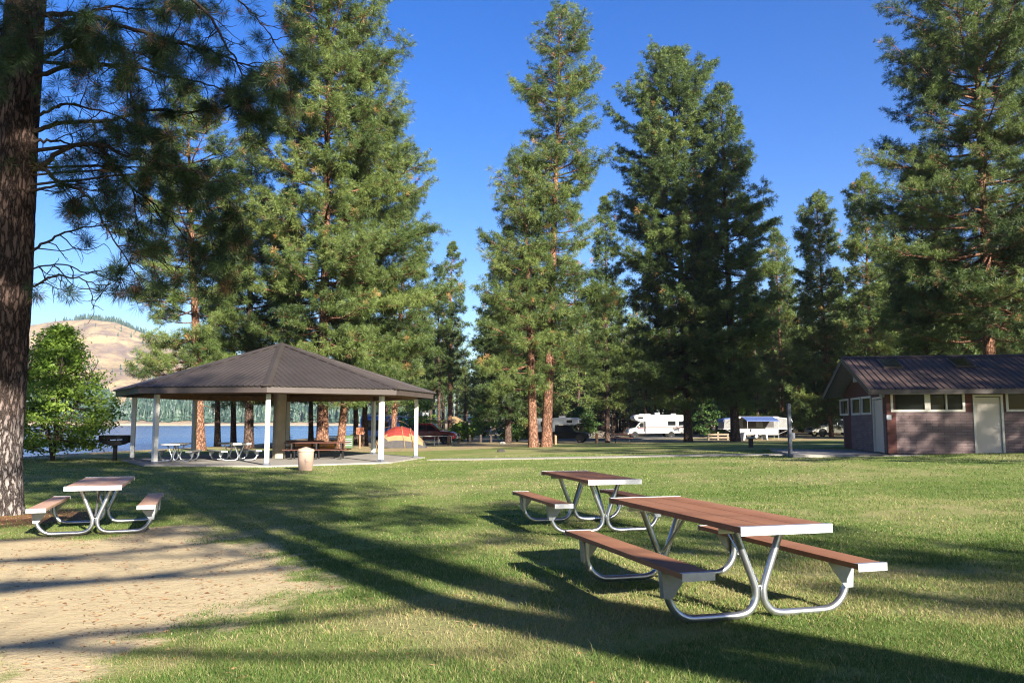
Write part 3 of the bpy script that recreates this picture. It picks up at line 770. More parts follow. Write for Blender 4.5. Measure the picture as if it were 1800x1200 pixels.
# ------------------------------------------------------------------ the near pine at the left edge
def near_pine():
    r = np.random.default_rng(1)
    x0, y0 = T1X, T1Y; z0 = H(x0, y0)
    root = thing('ponderosa_pine', 'nearest pine, its thick grey brown trunk cut by the left edge, boughs over the lake', 'tree', (x0, y0, z0), 0, None)
    Ht = 27; k = 60
    z = np.linspace(-.3, Ht, k)
    f = np.clip(z / Ht, 0, 1)
    rad = .44 * (1 - f) ** .75 + .02 + .20 * np.exp(-np.maximum(z, 0) / .55)
    TP = np.stack([.35 * f + .03 * np.sin(z * .5), .2 * f, z], 1)
    ns = 64; w = np.arange(ns) * 2 * PI / ns
    dz = np.interp(np.arange(240) / 239, np.linspace(0, 1, k), z)
    TP2 = np.stack([np.interp(dz, z, TP[:, i]) for i in range(3)], 1); R2 = np.interp(dz, z, rad)
    A, Z = np.meshgrid(w, dz)
    # roots swell into ridges at the foot; bark plates stand out from the furrows
    ridge = 1 + .16 * np.exp(-np.maximum(Z, 0) / .4) * np.cos(5 * A + .6)
    pl = fbm(np.cos(A) * 3.2 + 9, np.sin(A) * 3.2 + Z * 1.1, 71, 3); pl2 = np.abs(fbm(np.cos(A) * 6 + 4, np.sin(A) * 6 + Z * 1.7, 73, 3) - .5)
    rr_ = R2[:, None] * ridge + .03 * (pl - .5) + .035 * np.minimum(pl2, .16) / .16
    Vt = np.stack([TP2[:, 0][:, None] + rr_ * np.cos(A), TP2[:, 1][:, None] + rr_ * np.sin(A), Z], 2).reshape(-1, 3)
    i = np.arange(239)[:, None] * ns; j = np.arange(ns)[None, :]; j2 = (j + 1) % ns
    Ft = np.stack([i + j, i + j2, i + ns + j2, i + ns + j], 2).reshape(-1, 4)
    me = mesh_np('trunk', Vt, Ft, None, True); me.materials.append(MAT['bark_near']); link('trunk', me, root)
    O = np.array([x0, y0, z0])
    paths = []; C = []; D = []; T = []
    def tuft(p, d, t=None):
        C.append(p); D.append(unit(np.asarray(d, float)))
        T.append(t if t is not None else (r.uniform(.93, 1) if r.random() < .05 else np.clip(r.normal(.42, .2), 0, .88)))
    def twig(p, d, L, rad_, depth, leafy):
        n = 6; pts = [p]; q = np.array(p); dd = unit(np.array(d, float))
        for a in range(n):
            dd = unit(dd + r.normal(0, .24, 3) + np.array([0, 0, .16 if a > n * .45 else -.14]))
            q = q + dd * L / n; pts.append(q.copy())
        paths.append((np.array(pts), rad_ * np.linspace(1, .45, n + 1), 5 if depth == 0 else 4))
        if depth < 2:
            for b in range(r.integers(1, 4)):
                s = r.integers(2, n + 1)
                twig(pts[s], unit(pts[s] - pts[s - 1]) + r.normal(0, .75, 3), L * r.uniform(.35, .65), rad_ * .6, depth + 1, leafy)
        if leafy:
            tuft(pts[-1], dd + [0, 0, .25])
            if r.random() < .45: tuft(pts[-2] + r.normal(0, .02, 3), dd + [0, 0, .25])
    def bough(px, d0, d1, r0, leafy=.8, every=.20, start=.25, tw=1.0):
        px = np.array(px, float); n = len(px)
        dd = d0 + (d1 - d0) * np.linspace(0, 1, n)
        P = np.array([at_depth(a, b, T1Y + q) for (a, b), q in zip(px, dd)]) - O
        root_ = np.array([np.interp(P[0, 2], z, TP[:, 0]), np.interp(P[0, 2], z, TP[:, 1]), P[0, 2] - .12]); P = np.concatenate([root_[None], P]); n += 1
        # smooth
        tt = np.linspace(0, n - 1, n * 5); S = np.stack([np.interp(tt, np.arange(n), P[:, k]) for k in range(3)], 1)
        for _ in range(3): S[1:-1] = (S[:-2] + S[1:-1] * 2 + S[2:]) / 4
        S[1:-1] += r.normal(0, .015, S[1:-1].shape)
        ln = np.concatenate([[0], np.cumsum(np.linalg.norm(np.diff(S, axis=0), axis=1))]); L = ln[-1]
        paths.append((S, r0 * (1 - .82 * ln / L), 7))
        s = L * start
        while s < L:
            p = np.array([np.interp(s, ln, S[:, k]) for k in range(3)]); q = np.array([np.interp(min(L, s + .1), ln, S[:, k]) for k in range(3)])
            td = unit(q - p + 1e-6)
            lf = r.random() < leafy * .84
            twig(p, td * .6 + r.normal(0, .6, 3) + [0, 0, -.05], tw * r.uniform(.35, 1.05) * (1.15 - .5 * s / L), .013, 0 if lf else 1, lf)
            s += every * 1.32 * r.uniform(.5, 1.5)
        for _ in range(3): twig(S[-1], unit(S[-1] - S[-3]) + r.normal(0, .4, 3), tw * r.uniform(.4, .8), .011, 0, True)
    bough([(72, 296), (116, 258), (172, 250), (224, 276), (290, 288), (350, 300)], 0, -1.2, .060)
    bough([(150, 250), (182, 262), (224, 324), (272, 360), (304, 384), (330, 430)], -.3, .8, .045, every=.16)
    bough([(72, 246), (112, 250), (150, 262)], 0, .5, .05, leafy=.5)
    bough([(70, 292), (104, 320), (152, 340), (176, 376), (188, 404), (226, 462)], 0, -1.5, .045, leafy=.45)
    bough([(66, 332), (120, 322), (184, 340)], 0, -.8, .035, leafy=.3)
    bough([(58, 440), (104, 412), (168, 394), (225, 402)], 0, .6, .035, leafy=.4)
    bough([(78, 130), (120, 114), (172, 112), (232, 116), (304, 136), (372, 148), (420, 170)], 0, 1.0, .055, every=.14)
    bough([(80, 26), (140, 24), (208, 44), (272, 64), (328, 80), (380, 92), (432, 116), (476, 122)], 0, -1.5, .06, every=.13)
    bough([(86, -80), (220, -60), (330, -10), (372, 32), (400, 84), (424, 120), (440, 190)], 0, -.6, .06, every=.14)
    bough([(190, 112), (214, 125), (228, 160), (240, 196), (264, 232), (290, 258), (330, 300)], .4, -.5, .04, every=.15)
    bough([(270, 300), (320, 322), (356, 336), (384, 340), (412, 360), (426, 386)], -.6, -.2, .03, every=.2)
    bough([(54, 506), (96, 484), (132, 486), (180, 506), (212, 488)], 0, -1.0, .028, leafy=.25, every=.3)
    bough([(60, 470), (110, 462), (150, 482), (196, 470), (228, 500)], 0, .9, .022, leafy=.3, every=.25)
    bough([(86, 60), (130, 30), (190, 10), (260, 20), (320, 10)], 0, 1.4, .05, every=.14)
    bough([(86, 100), (130, 78), (180, 80), (240, 96), (290, 92)], 0, -1.6, .05, every=.13)
    bough([(84, -20), (180, -30), (300, -50), (400, -20), (450, 30), (480, 70)], 0, .8, .055, every=.14)
    bough([(76, 200), (110, 180), (160, 190), (215, 205), (250, 240)], 0, -1.0, .035, every=.17)
    bough([(74, 226), (120, 214), (190, 216), (262, 190), (330, 200), (400, 190), (462, 160)], 0, 1.5, .05, every=.15)
    bough([(200, 290), (235, 330), (240, 400), (262, 450), (310, 470)], .3, -.4, .03, every=.2, leafy=.6)
    bough([(300, 290), (345, 330), (370, 380), (372, 440), (380, 480)], -.3, .4, .025, every=.2, leafy=.7)
    bough([(10, 190), (-40, 180), (-90, 210)], 0, -1, .04, leafy=.7)
    bough([(14, 300), (-30, 330), (-80, 330)], 0, -1, .04, leafy=.5)
    bough([(20, 60), (-30, 40), (-120, 60)], 0, -.8, .05)
    bough([(50, 60), (44, 30), (60, 10), (110, 50), (170, 60)], -.3, -2.2, .04, every=.15)
    bough([(30, 20), (10, 40), (-10, 100)], -.3, -1.8, .04, every=.16)
    # the rest of the crown above the frame
    data = pine(91, Ht, .1, 13.0, lambda h, az: 4.2 * max(0, (1 - (h - 13) / (Ht - 13))) ** .7 + .2, (.35, .2), .55, nn=26, nl=.24, nw=.016, bare=0, step=.6)
    p2, C2, D2, T2, _ = data
    Vb, Fb = tubes_np(paths + p2[1:]); mb_ = mesh_np('branches', Vb, Fb, None, True); mb_.materials.append(MAT['twig']); link('branches', mb_, root)
    m1 = needle_mesh('crown', np.array(C), np.array(D), np.array(T), 60, .215, .0066, 5, .95)
    m1.materials.append(MAT['needles_near']); link('crown', m1, root)
    m2 = needle_mesh('crown', C2, D2, T2, 26, .24, .016, 6); m2.materials.append(MAT['needles_near']); link('crown', m2, root)
    print('near pine tufts', len(C))
near_pine()

# ------------------------------------------------------------------ pines outside the frame that throw the streaks of shade
def off_pine(seed, label, x, y, Ht, wid, lo, tr, dens=.6, gap=.25, bare=10, lean=(0, 0), dead_limbs=(), bend=None, step=.62):
    r = np.random.default_rng(seed); ph = r.uniform(0, 6.28, 3)
    def rf(h, az):
        f = (h - lo) / (Ht - lo)
        return wid * (np.clip(1 - f, 0, 1) ** .7) * min(1, .6 + f * 2) * (1 + .2 * math.sin(2 * az + ph[0]) + .15 * math.sin(h * 1.5 + ph[1])) + .15
    d = pine(seed, Ht, tr, lo, rf, lean, dens, nn=14, nl=.30, nw=.04, gap=gap, bare=bare, step=step, bend=bend)
    for (zz, az, L, rb_) in dead_limbs:
        tt = np.linspace(0, 1, 8)
        P = np.stack([math.cos(az) * L * tt, math.sin(az) * L * tt, zz + L * (.10 * tt - .16 * tt ** 2) + .12 * np.sin(tt * 7 + zz)], 1)
        d[0].append((P, rb_ * 1.5 * (1 - .7 * tt), 5))
        for s in r.uniform(.25, 1, 6):
            p = np.array([np.interp(s, tt, P[:, k]) for k in range(3)]); e = p + unit(np.array([math.cos(az + r.choice([-1, 1]) * .8), math.sin(az + r.choice([-1, 1]) * .8), r.uniform(-.4, .5)])) * r.uniform(.4, 1.3)
            d[0].append((np.stack([p, (p + e) / 2 + [0, 0, .05], e]), np.array([.02, .014, .006]), 4))
    plant_pine('ponderosa_pine', label, d, (x, y, H(x, y) - .05), 'bark_dark', 'needles_dark', seed, 'pines behind the viewpoint')
off_pine(301, 'forked pine behind the viewpoint whose crooked trunk shades the ground round the nearest table', 8.75, -4.85, 22.5, 4.4, 7.6, .38, gap=.18, dens=.62, bend=(-1.15, -.66, 4.2, 7.0))
off_pine(302, 'second stem of the forked pine behind the viewpoint, slimmer', 8.55, -5.0, 20.0, 3.4, 8.4, .34, gap=.2, dens=.62, bend=(-1.55, -.9, 3.6, 6.8))
off_pine(312, 'tallest pine out of the frame to the right, shading the road end of the campground', 36.0, 22.0, 37, 5.6, 8.0, .42, gap=.06, dens=1.0)
off_pine(311, 'pine out of the frame to the right whose crown shades the tap post', 21.0, 16.0, 17, 3.3, 4.6, .26, gap=.15, dens=.85)
off_pine(303, 'pine behind the viewpoint whose bare limbs shade the sandy patch', 2.06, -7.1, 28, 4.5, 13.4, .30, gap=.02, bare=4, dens=1.5, step=.42,
         dead_limbs=[(5.0, R(20), 4.6, .05), (5.5, R(44), 5.4, .06), (5.9, R(12), 5.0, .055), (6.4, R(58), 5.4, .07), (6.9, R(30), 6.0, .07), (7.5, R(46), 5.8, .07), (8.0, R(10), 4.8, .05), (8.6, R(35), 6.0, .07), (9.2, R(55), 5.4, .06), (9.8, R(25), 5.8, .06), (10.4, R(70), 4.6, .05)])
off_pine(304, 'low bushy pine behind the viewpoint that shades the near right corner of the lawn', 16.0, -11.4, 12.6, 4.6, 1.4, .20, dens=1.0, gap=.12)
off_pine(305, 'bushy young pine behind the viewpoint, beside the low one', 15.2, -8.4, 8.6, 2.8, 1.4, .16, dens=.9, gap=.15)
off_pine(306, 'tall pine out of the frame to the right that shades the restroom front', 31.5, 11.5, 30, 5.4, 6.6, .42, gap=.1, dens=.9)
off_pine(307, 'tall pine out of the frame to the right that shades the restroom roof', 37, 15, 28, 4.8, 7.0, .40, gap=.1, dens=.8)
off_pine(308, 'pine out of the frame to the right beyond the restroom corner', 29.0, 18.0, 22, 4.2, 5.2, .32, gap=.12, dens=.9)
off_pine(309, 'very tall pine far behind the viewpoint whose crown mottles the lawn by the left table', 16.75, -20.9, 36, 4.2, 17.0, .40, gap=.22, dens=.75)

# ------------------------------------------------------------------ leafy shrub by the shore
def shrub(name, label, cat, loc, Rw, Ht, nclump, seed, stems=6, leaf=.13, mat='leaves', base_z=.9, group=None):
    r = np.random.default_rng(seed)
    root = thing(name, label, cat, loc, 0, group)
    paths = []; tips = []
    for i in range(stems):
        a = i * 2 * PI / stems + r.uniform(-.4, .4); out = Rw * r.uniform(.3, .75); L = Ht * r.uniform(.65, .95)
        tt = np.linspace(0, 1, 7)
        P = np.stack([math.cos(a) * (out * tt ** 1.3 + .1 * tt), math.sin(a) * (out * tt ** 1.3 + .1 * tt), L * tt], 1) + np.cumsum(r.normal(0, .03, (7, 3)), axis=0) * [1, 1, 0]
        P[0, 2] = -.15
        paths.append((P, .065 * (1 - .8 * tt), 6)); tips.append(P)
    allp = np.concatenate([np.stack([np.interp(np.linspace(0, 1, 20), np.linspace(0, 1, 7), p[:, k]) for k in range(3)], 1) for p in tips])
    C = []
    while len(C) < nclump:
        z = r.uniform(base_z, Ht); f = (z - base_z) / (Ht - base_z)
        rad = Rw * (.72 + .93 * f if f < .3 else .97 * max(0, 1 - ((f - .3) / .72) ** 1.25) + .04)
        a = r.uniform(0, 6.28); rad *= (1 + .16 * math.sin(3 * a + z * 2) + .12 * math.sin(5 * a - z))
        q = rad * math.sqrt(r.uniform(.12, 1.05))
        C.append((math.cos(a) * q, math.sin(a) * q, z))
    
    C = np.array(C)
    for c in C:
        d = np.linalg.norm((allp - c) * [1, 1, 1.0] + [0, 0, .35], axis=1); p = allp[np.argmin(d)]
        paths.append((np.stack([p, (p + c) / 2 + [0, 0, -.05], c]), np.array([.016, .010, .005]), 3))
    m = 42; n = nclump * m
    off = r.normal(size=(n, 3)) * [.26, .26, .11]
    P = np.repeat(C, m, 0) + off
    P[:, 2] -= .12 * np.linalg.norm(off[:, :2], axis=1)
    nrm = unit(r.normal(size=(n, 3)) * .75 + [0, 0, .8]); a = unit(np.cross(nrm, r.normal(size=(n, 3)))); b = np.cross(nrm, a)
    s = leaf * r.uniform(.6, 1.2, (n, 1))
    V = np.stack([P - a * s * .55, P + b * s * .34 + nrm * s * .08, P + a * s * .6, P - b * s * .34 + nrm * s * .08], 1).reshape(-1, 3)
    F = np.arange(n * 4, dtype=np.int32).reshape(-1, 4)
    T = np.clip(np.repeat(r.uniform(.2, .75, nclump), m) + r.normal(0, .13, n), 0, .95)
    Vb, Fb = tubes_np(paths); mw = mesh_np('stems', Vb, Fb, None, True); mw.materials.append(MAT['twig']); link('stems', mw, root)
    ml = mesh_np('foliage', V, F, {'tint': ('FACE', T)}); ml.materials.append(MAT[mat]); link('foliage', ml, root)
    return root
x, y = -20.6, 37.6
shrub('leafy_shrub', 'big bright green leafy shrub with several stems standing on the shore', 'shrub', (x, y, H(x, y)), 2.55, 6.0, 480, 8, base_z=.5, leaf=.15)
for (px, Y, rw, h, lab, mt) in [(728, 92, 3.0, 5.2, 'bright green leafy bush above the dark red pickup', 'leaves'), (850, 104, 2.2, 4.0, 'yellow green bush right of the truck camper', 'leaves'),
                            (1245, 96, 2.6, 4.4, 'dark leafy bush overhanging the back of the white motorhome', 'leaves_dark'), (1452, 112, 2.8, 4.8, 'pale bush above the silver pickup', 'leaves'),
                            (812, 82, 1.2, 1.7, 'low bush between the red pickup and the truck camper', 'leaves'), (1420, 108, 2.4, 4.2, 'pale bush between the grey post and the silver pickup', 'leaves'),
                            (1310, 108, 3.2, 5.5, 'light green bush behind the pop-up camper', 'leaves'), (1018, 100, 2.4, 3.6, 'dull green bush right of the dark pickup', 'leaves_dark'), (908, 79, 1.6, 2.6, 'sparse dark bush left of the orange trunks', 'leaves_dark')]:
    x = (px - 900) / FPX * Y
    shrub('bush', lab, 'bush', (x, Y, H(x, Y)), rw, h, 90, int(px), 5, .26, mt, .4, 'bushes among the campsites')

# ------------------------------------------------------------------ lawn blades
def grass_layer(y0, y1, n, hgt, wid, seed):
    r = np.random.default_rng(seed)
    y = np.sqrt(r.uniform(y0 ** 2, y1 ** 2, n)); x = r.uniform(-1, 1, n) * (y * .66 + .8)
    s = z_sand(x, y); l = z_litter(x, y); dry = z_dry(x, y)
    cl = fbm(x * 3.5, y * 3.5, 61, 3)
    keep = (r.random(n) > s * 1.02 - .01 * (cl > .7)) & (r.random(n) > l * .9) & (r.random(n) < .45 + 1.0 * cl) & (r.random(n) > .75 * sstep(.60, .74, fbm(x * 1.9 + 5, y * 1.9, 77, 3))) & (x > lip(y) + .4)
    x, y, dry, cl, s = x[keep], y[keep], dry[keep], cl[keep], s[keep]; n = len(x)
    z = height(x, y) - .006
    tall = (fbm(x * 1.1 + 7, y * 1.1, 66, 3) > .66)
    h = hgt * r.uniform(.5, 1.25, n) * (.75 + .7 * cl) * np.where(tall, 1.35, 1) * (1 - .4 * s)
    a = r.uniform(0, 2 * PI, n); ln = r.uniform(.2, 1.1, n) * h
    b = r.uniform(0, 2 * PI, n); wv = wid * r.uniform(.6, 1.3, n)
    base = np.stack([x, y, z], 1); sx = np.stack([np.cos(b), np.sin(b), 0 * b], 1) * wv[:, None] * .5
    ld = np.stack([np.cos(a), np.sin(a), 0 * a], 1)
    mid = base + ld * (ln * .35)[:, None] + np.array([0, 0, 1]) * (h * .6)[:, None]
    tip = base + ld * ln[:, None] + np.array([0, 0, 1]) * h[:, None]
    V = np.stack([base - sx, base + sx, mid + sx * .7, tip, mid - sx * .7], 1).reshape(-1, 3)
    i = np.arange(n) * 5
    F = np.concatenate([np.stack([i, i + 1, i + 2, i + 4], 1), np.stack([i + 4, i + 2, i + 3, i + 3], 1)])
    nearf = np.clip((14 - y) / 8, 0, 1)
    T = np.clip(.36 + .05 * nearf + .20 * r.normal(size=n) + (.28 + .32 * nearf) * (dry - .35) + .42 * (fbm(x * .8, y * .8, 68, 3) - .5) + .30 * (fbm(x * 3.1, y * 3.1, 69, 3) - .5), 0, 1)
    T = np.where(r.random(n) < .04 + .08 * nearf + .10 * dry * (.4 + .6 * nearf), r.uniform(.75, 1, n), np.minimum(T, .86))
    return V, F, T, n
Vs = []; Fs = []; Ts = []; n0 = 0
for args in [(3.4, 6.5, 240000, .030, .0036, 1), (6.5, 11, 230000, .032, .0058, 2), (11, 19, 180000, .028, .0100, 3), (19, 40, 150000, .026, .024, 4)]:
    V, F, T, n = grass_layer(*args)
    Vs.append(V); Fs.append(F + n0); Ts.append(np.concatenate([T, T])); n0 += len(V)
# taller seed stalks left by the mower, in loose clumps
r = np.random.default_rng(31); cs = [(.35, 6.3), (.1, 7.0), (-.35, 5.7), (.8, 5.3), (-.05, 8.6), (-1.6, 6.2), (3.4, 10.8), (-2.9, 9.4), (2.2, 5.1), (-.7, 4.9), (1.3, 15.5), (4.6, 13.5)]
n = 800; ci = r.integers(0, len(cs), n); x = np.array([c[0] for c in cs])[ci] + r.normal(0, .28, n); y = np.array([c[1] for c in cs])[ci] + r.normal(0, .34, n); z = height(x, y)
kk = z_sand(x, y) < .25; x, y, z = x[kk], y[kk], z[kk]; n = len(x)
h = r.uniform(.04, .10, n); a = r.uniform(0, 2 * PI, n); ln = h * r.uniform(.2, 1.1, n); b = r.uniform(0, 2 * PI, n)
base = np.stack([x, y, z], 1); sx = np.stack([np.cos(b), np.sin(b), 0 * b], 1) * .0022; ld = np.stack([np.cos(a), np.sin(a), 0 * a], 1)
mid = base + ld * (ln * .3)[:, None] + np.array([0, 0, 1]) * (h * .6)[:, None]; tip = base + ld * ln[:, None] + np.array([0, 0, 1]) * h[:, None]
V = np.stack([base - sx, base + sx, mid + sx * .8, tip, mid - sx * .8], 1).reshape(-1, 3); i = np.arange(n) * 5
F = np.concatenate([np.stack([i, i + 1, i + 2, i + 4], 1), np.stack([i + 4, i + 2, i + 3, i + 3], 1)]); T = r.choice([.3, .5, .78, .9], n, p=[.3, .3, .25, .15])
Vs.append(V); Fs.append(F + n0); Ts.append(np.concatenate([T, T])); n0 += len(V)
V = np.concatenate(Vs); F = np.concatenate(Fs); T = np.concatenate(Ts)
# second face of every blade is a triangle: keep it as triangles by building from polygons of two sizes
tri = F[:, 2] == F[:, 3]; tri = F[:, 2] == F[:, 3]
Q = F[~tri]; TR = F[tri][:, :3]
me = bpy.data.meshes.new('grass')
me.vertices.add(len(V)); me.vertices.foreach_set('co', V.astype(np.float32).ravel())
lv = np.concatenate([Q.ravel(), TR.ravel()]).astype(np.int32)
me.loops.add(len(lv)); me.loops.foreach_set('vertex_index', lv)
me.polygons.add(len(Q) + len(TR))
me.polygons.foreach_set('loop_start', np.concatenate([np.arange(len(Q)) * 4, len(Q) * 4 + np.arange(len(TR)) * 3]).astype(np.int32))
at = me.attributes.new('tint', 'FLOAT', 'FACE'); at.data.foreach_set('value', np.concatenate([T[~tri], T[tri]]).astype(np.float32))
me.update(calc_edges=True); me.materials.append(MAT['blade'])
tag(link('grass', me), 'short mown grass of the lawn, green with straw-coloured patches', 'grass', kind='stuff')
# loose needles, cones and bits on the sand and under the near pine
r = np.random.default_rng(12); n = 26000
x = r.uniform(-13, 3, n); y = r.uniform(4.5, 18, n)
k = (z_sand(x, y) > r.uniform(.2, 1.2, n)) & (fbm(x * 2, y * 2, 81, 3) > .47) | (z_litter(x, y) > r.uniform(.2, 1, n)) | (r.random(n) < .10); x, y = x[k], y[k]; n = len(x)
z = height(x, y) + .006; a = r.normal(.3, .8, n); L = r.uniform(.008, .035, n); wv = r.uniform(.002, .006, n)
u = np.stack([np.cos(a), np.sin(a), r.normal(0, .1, n)], 1); s = np.stack([-np.sin(a), np.cos(a), r.normal(0, .4, n)], 1)
P = np.stack([x, y, z], 1)
V = np.stack([P - u * L[:, None], P + s * wv[:, None] + [0, 0, .004], P + u * L[:, None], P - s * wv[:, None]], 1).reshape(-1, 3)
me = mesh_np('needle_litter', V, np.arange(n * 4).reshape(-1, 4), {'tint': ('FACE', r.uniform(0, .8, n))}); 
m_leaf('litter', [(0, (.10, .05, .025)), (.6, (.24, .13, .06)), (1, (.42, .30, .17))], .05, .9, 1, .1)
me.materials.append(MAT['litter']); tag(link('needle_litter', me), 'loose brown needles and twigs on the sandy patch', 'litter', kind='stuff')
# ------------------------------------------------------------------ painted and man-made materials
def m_plank(name, lo, hi, rough=.42):
    t = NT(name); v = t.coord((3, .35, 3)); v2 = t.coord((30, 1.2, 30))
    g = t.noise(v2, 3, 5, .6); b = t.noise(t.coord((1, 1, 1)), 2.4, 5, .6); w = t.noise(v, 3, 4)
    c = t.mix(g, lo, hi)
    c = t.mix(t.ramp(b, [(.45, 0), (.75, .55)]), c, tuple(x * .55 for x in lo))
    c = t.mix(t.ramp(w, [(.55, 0), (.8, .35)]), c, (hi[0] * 1.25, hi[1] * 1.45, hi[2] * 1.6))
    pk = t.noise(t.coord((3.85, .03, .03)), 1.0, 0)
    c = t.mix(t.ramp(pk, [(.35, 0), (.65, .5)]), c, (hi[0] * 1.1, hi[1] * 1.25, hi[2] * 1.35))
    st = t.noise(t.coord((1.6, .7, 1)), 3.0, 4, .6, .5); c = t.mix(t.ramp(st, [(.60, 0), (.72, .45)]), c, tuple(x * .35 for x in lo))
    sp = t.ramp(t.noise(t.coord((1, 1, 1)), 55, 2), [(.70, 0), (.76, .7)]); c = t.mix(sp, c, (.05, .04, .035))
    MAT[name] = t.done(t.princ(c, t.math('MULTIPLY_ADD', b, .25) if False else rough, 0, t.bump(g, .15, .004), .18)); return MAT[name]
m_plank('plank_red', (.18, .074, .038), (.29, .130, .068), .62)
m_plank('plank_worn', (.36, .19, .12), (.50, .30, .20), .65)
m_plank('plank_dark', (.07, .028, .022), (.12, .05, .035), .45)
m_plank('plank_grey', (.20, .18, .16), (.33, .30, .27), .5)
def m_galv(name, base, rough):
    t = NT(name); v = t.coord((1, 1, 1)); f = t.voro(v, 38).outputs['Color']; s = t.n('ShaderNodeSeparateColor'); t.l(f, s.inputs[0])
    n = t.noise(v, 7, 5, .65)
    c = t.mix(t.math('MULTIPLY', s.outputs[0], .5), tuple(x * .85 for x in base), base); c = t.mix(t.ramp(n, [(.5, 0), (.8, .45)]), c, tuple(x * .55 for x in base))
    rr = t.math('ADD', rough, t.math('MULTIPLY', n, .18))
    MAT[name] = t.done(t.princ(c, rr, .9, t.bump(n, .08, .004), .5)); return MAT[name]
m_galv('galvanised', (.50, .52, .55), .24); m_galv('bracket_steel', (.30, .32, .34), .42); m_galv('aluminium', (.60, .60, .62), .40)
m_plain('post_paint', (.56, .545, .51), .5, var=.12, scale=4, bump=.1)
m_plain('fascia_paint', (.058, .044, .038), .5, var=.15, scale=2)
t = NT('roof_metal'); v = t.coord((1, 1, 1)); c = t.ramp(t.noise(v, .8, 5), [(.3, (.042, .034, .031)), (.7, (.056, .046, .042))])
c = t.mix(t.ramp(t.noise(t.coord((1, 1, .4)), 4, 5, .7), [(.56, 0), (.75, .35)]), c, (.085, .070, .060))
c = t.mix(t.ramp(t.noise(v, 26, 3, .6), [(.66, 0), (.70, .8)]), c, (.19, .125, .07))
MAT['roof_metal'] = t.done(t.princ(c, .46, .1, None, .4))
m_plain('roof_metal_dark', (.066, .045, .037), .62, 0, var=.16, scale=.8, spec=.2)
m_plain('beam_wood', (.20, .105, .045), .7, var=.35, scale=5)
m_plain('ceiling_wood', (.17, .085, .036), .75, var=.3, scale=3)
m_plain('column_concrete', (.30, .255, .19), .85, var=.2, scale=2.5, bump=.2)
m_plain('bin_beige', (.42, .29, .215), .75, var=.10, scale=5, bump=.2)
m_plain('ink', (.17, .16, .19), .8)
m_plain('black_iron', (.012, .011, .011), .6, .3, var=.4)
m_plain('steel_bare', (.55, .53, .5), .35, .8)
m_plain('trim_cream', (.56, .53, .45), .6, var=.10)
m_plain('door_cream', (.54, .47, .39), .55, var=.06, scale=1.5)
m_plain('soffit', (.30, .30, .29), .8, var=.1)
m_plain('grey_post', (.085, .092, .11), .7, var=.3, scale=4)
m_plain('rubber', (.018, .018, .018), .8, spec=.2)
m_plain('white_paint', (.40, .39, .37), .35, var=.05, coat=.3)
m_plain('pale_panel', (.30, .32, .34), .4, var=.08)
m_plain('red_dark', (.13, .012, .014), .25, var=.1, coat=.6)
m_plain('black_paint', (.007, .008, .009), .35, spec=.12)
m_plain('navy_paint', (.02, .035, .10), .25, coat=.6)
m_plain('blue_paint', (.05, .12, .34), .35, coat=.3)
m_plain('silver_paint', (.42, .41, .40), .3, .5, coat=.4)
m_plain('grey_vinyl', (.16, .16, .155), .8)
m_plain('canvas_tan', (.22, .15, .07), .85, var=.15, scale=3)
m_plain('canvas_red', (.17, .018, .012), .8, var=.2, scale=3)
m_plain('canvas_dark', (.055, .05, .05), .85)
m_plain('canvas_blue', (.05, .085, .22), .7)
m_plain('stripe_red', (.10, .022, .022), .4)
m_plain('wood_post', (.26, .145, .075), .85, var=.3)
m_plain('wood_dark', (.05, .036, .028), .85, var=.3)
m_plain('wood_pale', (.20, .15, .10), .8, var=.2)
m_plain('sign_brown', (.42, .16, .09), .6)
m_plain('orange_hull', (.62, .20, .02), .4, var=.15)
m_plain('green_box', (.055, .10, .035), .6)
m_plain('rock', (.035, .03, .028), .9, var=.4, bump=.6)
m_plain('rock_grey', (.25, .24, .225), .9, var=.3, bump=.6)
m_plain('pink_cloth', (.70, .16, .28), .8)
m_plain('blue_cloth', (.045, .05, .24), .8)
def m_glass(name, col, rough=.06):
    t = NT(name); MAT[name] = t.done(t.princ(col, rough, 0, None, .12)); return MAT[name]
m_glass('glass_dark', (.010, .012, .014)); m_glass('glass_teal', (.03, .15, .16)); m_glass('glass_frost', (.008, .010, .009), .15)
t = NT('brick'); cc = t.coord((1, 1, 1)); sp = t.n('ShaderNodeSeparateXYZ'); t.l(cc, sp.inputs[0]); cb = t.n('ShaderNodeCombineXYZ')
t.l(t.math('ADD', sp.outputs['X'], sp.outputs['Y']), cb.inputs['X']); t.l(sp.outputs['Z'], cb.inputs['Y'])
bk = t.n('ShaderNodeTexBrick'); t.l(cb.outputs[0], bk.inputs['Vector']); bk.offset = .5
for k, vv in (('Scale', 1.0), ('Mortar Size', .011), ('Mortar Smooth', .3), ('Brick Width', .40), ('Row Height', .102), ('Bias', 0.0)): bk.inputs[k].default_value = vv
bk.inputs['Color1'].default_value = (.165, .112, .110, 1); bk.inputs['Color2'].default_value = (.225, .165, .158, 1); bk.inputs['Mortar'].default_value = (.115, .085, .085, 1)
c = t.mix(t.ramp(t.noise(cc, 1.4, 5), [(.45, 0), (.8, .35)]), bk.outputs['Color'], (.28, .22, .205))
c = t.mix(t.math('MULTIPLY', t.noise(cc, 35, 3), .35), c, (.12, .09, .085))
MAT['brick'] = t.done(t.princ(c, .9, 0, t.bump(t.math('SUBTRACT', 1.0, bk.outputs['Fac']), .6, .012), .2))
t = NT('siding'); cc = t.coord((1, 1, 1)); sp = t.n('ShaderNodeSeparateXYZ'); t.l(cc, sp.inputs[0])
fr = t.math('FRACT', t.math('MULTIPLY', sp.outputs['Z'], 1 / .13)); ln = t.ramp(fr, [(0, .25), (.10, 1), (1, .9)])
